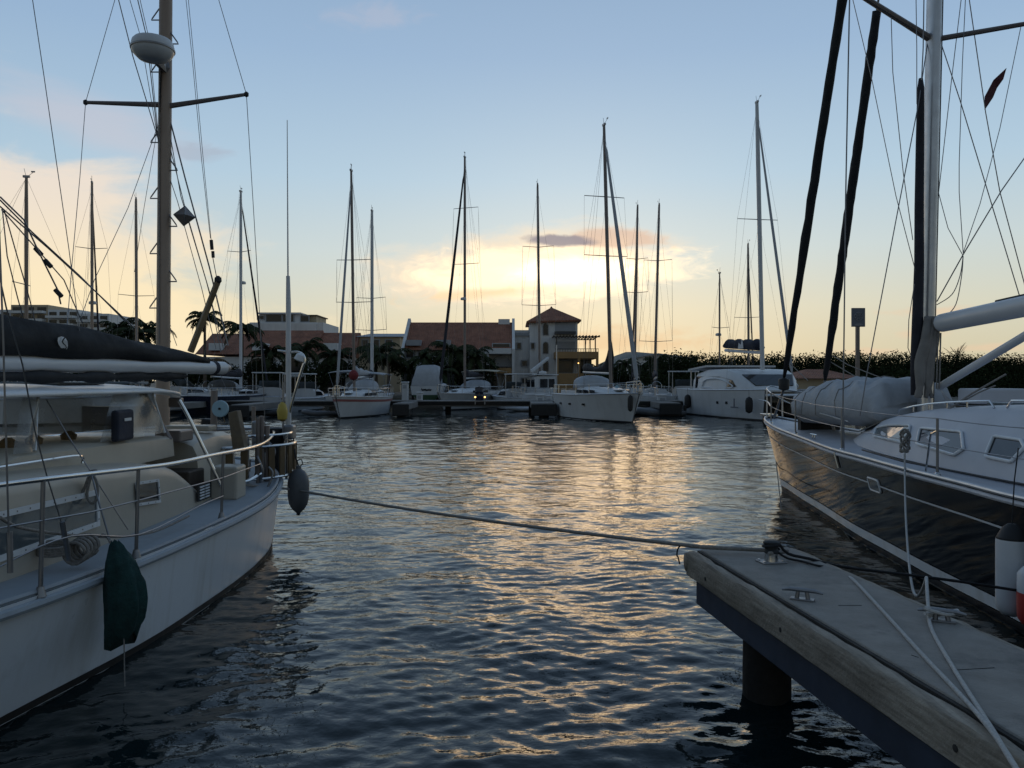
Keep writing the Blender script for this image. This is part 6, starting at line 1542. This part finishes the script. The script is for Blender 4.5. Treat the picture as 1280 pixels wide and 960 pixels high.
    # shrouds and lazy lines at the left edge
    for (pl, r) in (([(0, 250, 7), (40, 290, 7.4), (100, 345, 8), (157, 402, 8.8)], .009), ([(0, 258, 7), (60, 310, 7.6), (120, 365, 8.2), (168, 410, 9)], .009), ([(2, 262, 7), (45, 310, 7.5), (80, 350, 8), (103, 404, 8.4)], .008), ([(0, 246, 7), (30, 275, 7.2), (48, 314, 7.4), (72, 362, 7.7), (76, 380, 7.8)], .010), ([(3, 262, 7), (9, 320, 7), (22, 372, 7.2), (32, 408, 7.4)], .007), ([(5, 262, 7), (20, 315, 7.2), (36, 370, 7.4), (44, 402, 7.5)], .007)):
        w2('lazy_jack', pl, r)
    for (x, y) in ((48, 314), (60, 329), (73, 366)):
        q = P(x, y, 7.5); MB().tube([q + Vector((-.03, 0, .03)), q + Vector((.03, 0, -.035))], .022, 6).build('block', M['rubber_black'], t)
    w2('shroud', [(-4, 330, 5.2), (8, 385, 5.3), (28, 455, 5.5), (44, 540, 5.8), (60, 600, 6.0), (76, 650, 6.1), (84, 695, 6.2)], .007)
    w2('shroud', [(-6, 150, 5.0), (4, 420, 5.0), (8, 560, 5.0), (12, 700, 5.05), (13, 716, 5.05)], .008)
    w2('shroud', [(58, 500, 7.2), (85, 545, 7.1), (116, 594, 7.0), (160, 662, 7.1)], .008)
    w2('shroud', [(114, 592, 6.9), (124, 630, 6.6), (137, 674, 6.5)], .009)
    MB().tube([P(78, 652, 6.1), P(86, 700, 6.2)], .02, 7).build('turnbuckle', M['steel_dull'], t); MB().tube([P(12, 665, 5.05), P(13, 716, 5.05)], .018, 7).build('turnbuckle', M['steel_dull'], t)
    # gear resting on deck or hanging from the ketch
    def top_(o, lab, cat): return tag(o, lab, cat)
    q = P(97, 690, 6.35); c = []
    for k in range(5):
        for j in range(14): an = 2 * math.pi * j / 14; c.append(q + Vector((.085 * math.cos(an) + .012 * k, .03 * k - .05, .085 * math.sin(an) + .01 * k + .0)))
    top_(MB().tube(c, .014, 6).build('rope_coil', M['rope_grey'], None, smooth='all', loc=q), 'coil of grey rope on the ketch side deck beside the shroud foot', 'rope')
    q = P(66, 690, 6.3); c = []
    for k in range(4):
        for j in range(14): an = 2 * math.pi * j / 14; c.append(q + Vector((.13 * math.cos(an), .06 * math.sin(an), .018 * k + .02 * math.sin(an))))
    top_(MB().tube(c, .014, 6).build('rope_coil', M['rope_grey'], None, smooth='all', loc=q), 'flat coil of grey rope lying on the ketch deck behind the stanchion', 'rope')
    q = P(116, 594, 6.95); c = bez([q + Vector(v) for v in ((0, 0, .03), (-.05, 0, -.06), (-.09, -.01, -.17), (-.10, -.01, -.19), (-.05, -.02, -.08), (0, -.03, .02), (.05, -.02, -.08), (.045, -.02, -.2), (0, -.02, -.24), (-.04, -.02, -.16), (.0, -.02, .0), (.03, 0, .04), (-.03, 0, .03), (.02, -.03, .0))], 5)
    top_(MB().tube(c, .012, 6).build('rope_hitch', M['rope_grey'], None, smooth='all', loc=q), 'dark rope hitched in hanging loops over the ketch hand rail', 'rope')
    # green cloth over a fender hanging against the hull
    f = thing('covered_fender', 'dark green cloth draped over a fender on the white hull', 'fender', P(150, 740, 6.2), worldly=True)
    rings = []; rng = random.Random(14); n = 18
    wf = cint([0, .1, .3, .55, .8, 1], [.025, .075, .125, .150, .145, .115]); cxf = cint([0, .12, .4, .7, 1], [139, 143, 150, 152, 146])
    for k in range(n + 1):
        u = k / n; py = 677 + 119 * u + 0; ring = []; w = wf(u)
        for j in range(24):
            an = 2 * math.pi * j / 24; fold = 1 + (.17 * math.sin(j * 2.1 + u * 1.5) + .08 * math.sin(j * 4.7 + u * 5)) * min(1, u * 2.2)
            c = P(cxf(u), py, 6.15 + .1); c.x += .03
            ring.append(c + Vector((w * math.cos(an) * fold, w * .72 * math.sin(an) * fold, (-.05 * math.sin(j * 1.3) - .06 * (math.cos(an) < -.2)) * (u > .95) + .015 * math.sin(u * 30 + j))))
        rings.append(ring)
    MB().loft(rings, True, True).build('cloth', M['green_cloth'], f, smooth='all')
    MB().tube([P(155, 790, 6.2), P(155.5, 830, 6.15), P(156, 858, 6.1)], .005, 5).build('lanyard', M['rope_grey'], f); wire('tie', bez([P(138, 678, 6.25), P(135, 672, 6.5), P(128, 668, 6.7)], 4), .012, M['rope_grey'], f)
    # grey fender at the quarter
    f = thing('fender', 'grey fender hanging by the slatted stern rail of the ketch', 'fender', P(373, 612, 11.9), worldly=True)
    q = P(373, 612, 11.9)
    MB().lathe([(.02, -.37), (.035, -.34), (.09, -.29), (.135, -.21), (.155, -.1), (.158, .1), (.14, .2), (.10, .27), (.045, .31), (.04, .35), (.02, .36)], q, n=22).build('bladder', M['rubber_grey'], f, smooth=True)
    MB().lathe([(.0, -.385), (.03, -.375), (.028, -.34)], q, n=10).build('valve_end', M['rubber_black'], f)
    wire('lanyard', bez([q + Vector((0, 0, .35)), q + Vector((-.02, 0, .42)), P(369, 570, 11.9), P(367, 548, 12.2)], 5), .011, M['rope_black'], f, 6)
    wire('lanyard_loop', bez([q + Vector((0, 0, .34)), q + Vector((.06, 0, .38)), q + Vector((.04, 0, .45)), q + Vector((-.02, 0, .43))], 5), .008, M['rope_black'], f, 5)
    # pale blue disc
    q = P(275.5, 511, 11.6); f = thing('reel_disc', 'pale blue round line reel on a post behind the cockpit', 'reel', q, worldly=True)
    MB().lathe([(.02, -.03), (.115, -.028), (.122, -.01), (.122, .01), (.115, .028), (.02, .03)], q, (0, -1, .05), n=26).build('reel', M['blue_plastic'], f, smooth=True)
    MB().lathe([(.018, .03), (.018, .05), (.008, .055)], q, (0, -1, .05), n=10).build('hub', M['rubber_black'], f); MB().tube([q + Vector((.03, .02, -.1)), q + Vector((.06, .02, -.2))], .008, 5).build('line_end', M['wood_brown'], f)
    # dark outboard motor clamped on the stern rail
    q = P(345, 546, 12.4); f = thing('outboard_motor', 'dark outboard motor clamped inside the ketch stern rail', 'outboard motor', q, worldly=True)
    rings = [[q + Vector((w * math.cos(a) * 1.1, w * math.sin(a), z)) for a in (2 * math.pi * k / 12 for k in range(12))] for w, z in ((.05, .15), (.10, .13), (.125, .05), (.125, -.05), (.10, -.11))]
    MB().loft(rings).build('cowl', M['rubber_black'], f, smooth=True); MB().tube([q + Vector((0, 0, -.1)), q + Vector((.02, 0, -.6))], [.06, .045], 8).build('shaft_leg', M['rubber_black'], f, smooth=True); MB().tube([q + Vector((0, -.1, .02)), q + Vector((.05, -.32, .08))], .018, 6).build('tiller', M['rubber_black'], f)
    # small grill box on the rail
    q = P(258, 541, 12.3); f = thing('outboard_motor', 'small black motor head on the far stern rail beside the hardtop strut', 'outboard motor', q, worldly=True)
    MB().box(q + Vector((0, 0, .09)), (.15, .2, .26), .2, Matrix.Rotation(.12, 3, 'Y')).build('cowl', M['rubber_black'], f, bevel=.03); MB().box(q + Vector((0, 0, -.09)), (.10, .12, .14)).build('bracket', M['rubber_black'], f, bevel=.01)
    # radar reflector: a diamond of plates between the lines
    q = P(230.5, 270, Ym - .02); f = thing('radar_reflector', 'diamond shaped radar reflector hung beside the tan mast', 'radar reflector', q, worldly=True)
    b = MB(); r = .145
    V = [Vector(v) * r for v in ((0, 0, 1), (0, 0, -1), (1, 0, 0), (-1, 0, 0), (0, 1, 0), (0, -1, 0))]
    rot = Matrix.Rotation(R(4), 3, 'Y') @ Matrix.Rotation(R(25), 3, 'Z') 
    tr = [q + rot @ v for v in V]
    b.add(tr, [(0, 2, 1, 3), (0, 4, 1, 5), (2, 4, 3, 5)]); b.build('plate', M['steel_dull'], f, solid=.006)
    e = MB()
    for i, j in ((0, 2), (2, 1), (1, 3), (3, 0), (0, 4), (4, 1), (1, 5), (5, 0)): e.tube([tr[i], tr[j]], .006, 4)
    e.build('edge_frame', M['steel_dull'], f)
    MB().add([tr[0], tr[2], tr[5]], [(0, 1, 2)]).build('corner_plate', M['mast_dark'], f, solid=.004); MB().add([tr[0], tr[3], tr[5]], [(0, 1, 2)]).build('corner_plate', M['mast_dark'], f, solid=.004); MB().add([tr[1], tr[3], tr[5]], [(0, 1, 2)]).build('corner_plate', M['mast_dark'], f, solid=.004); MB().add([tr[1], tr[2], tr[5]], [(0, 1, 2)]).build('corner_plate', M['mast_dark'], f, solid=.004)
build_ketch()
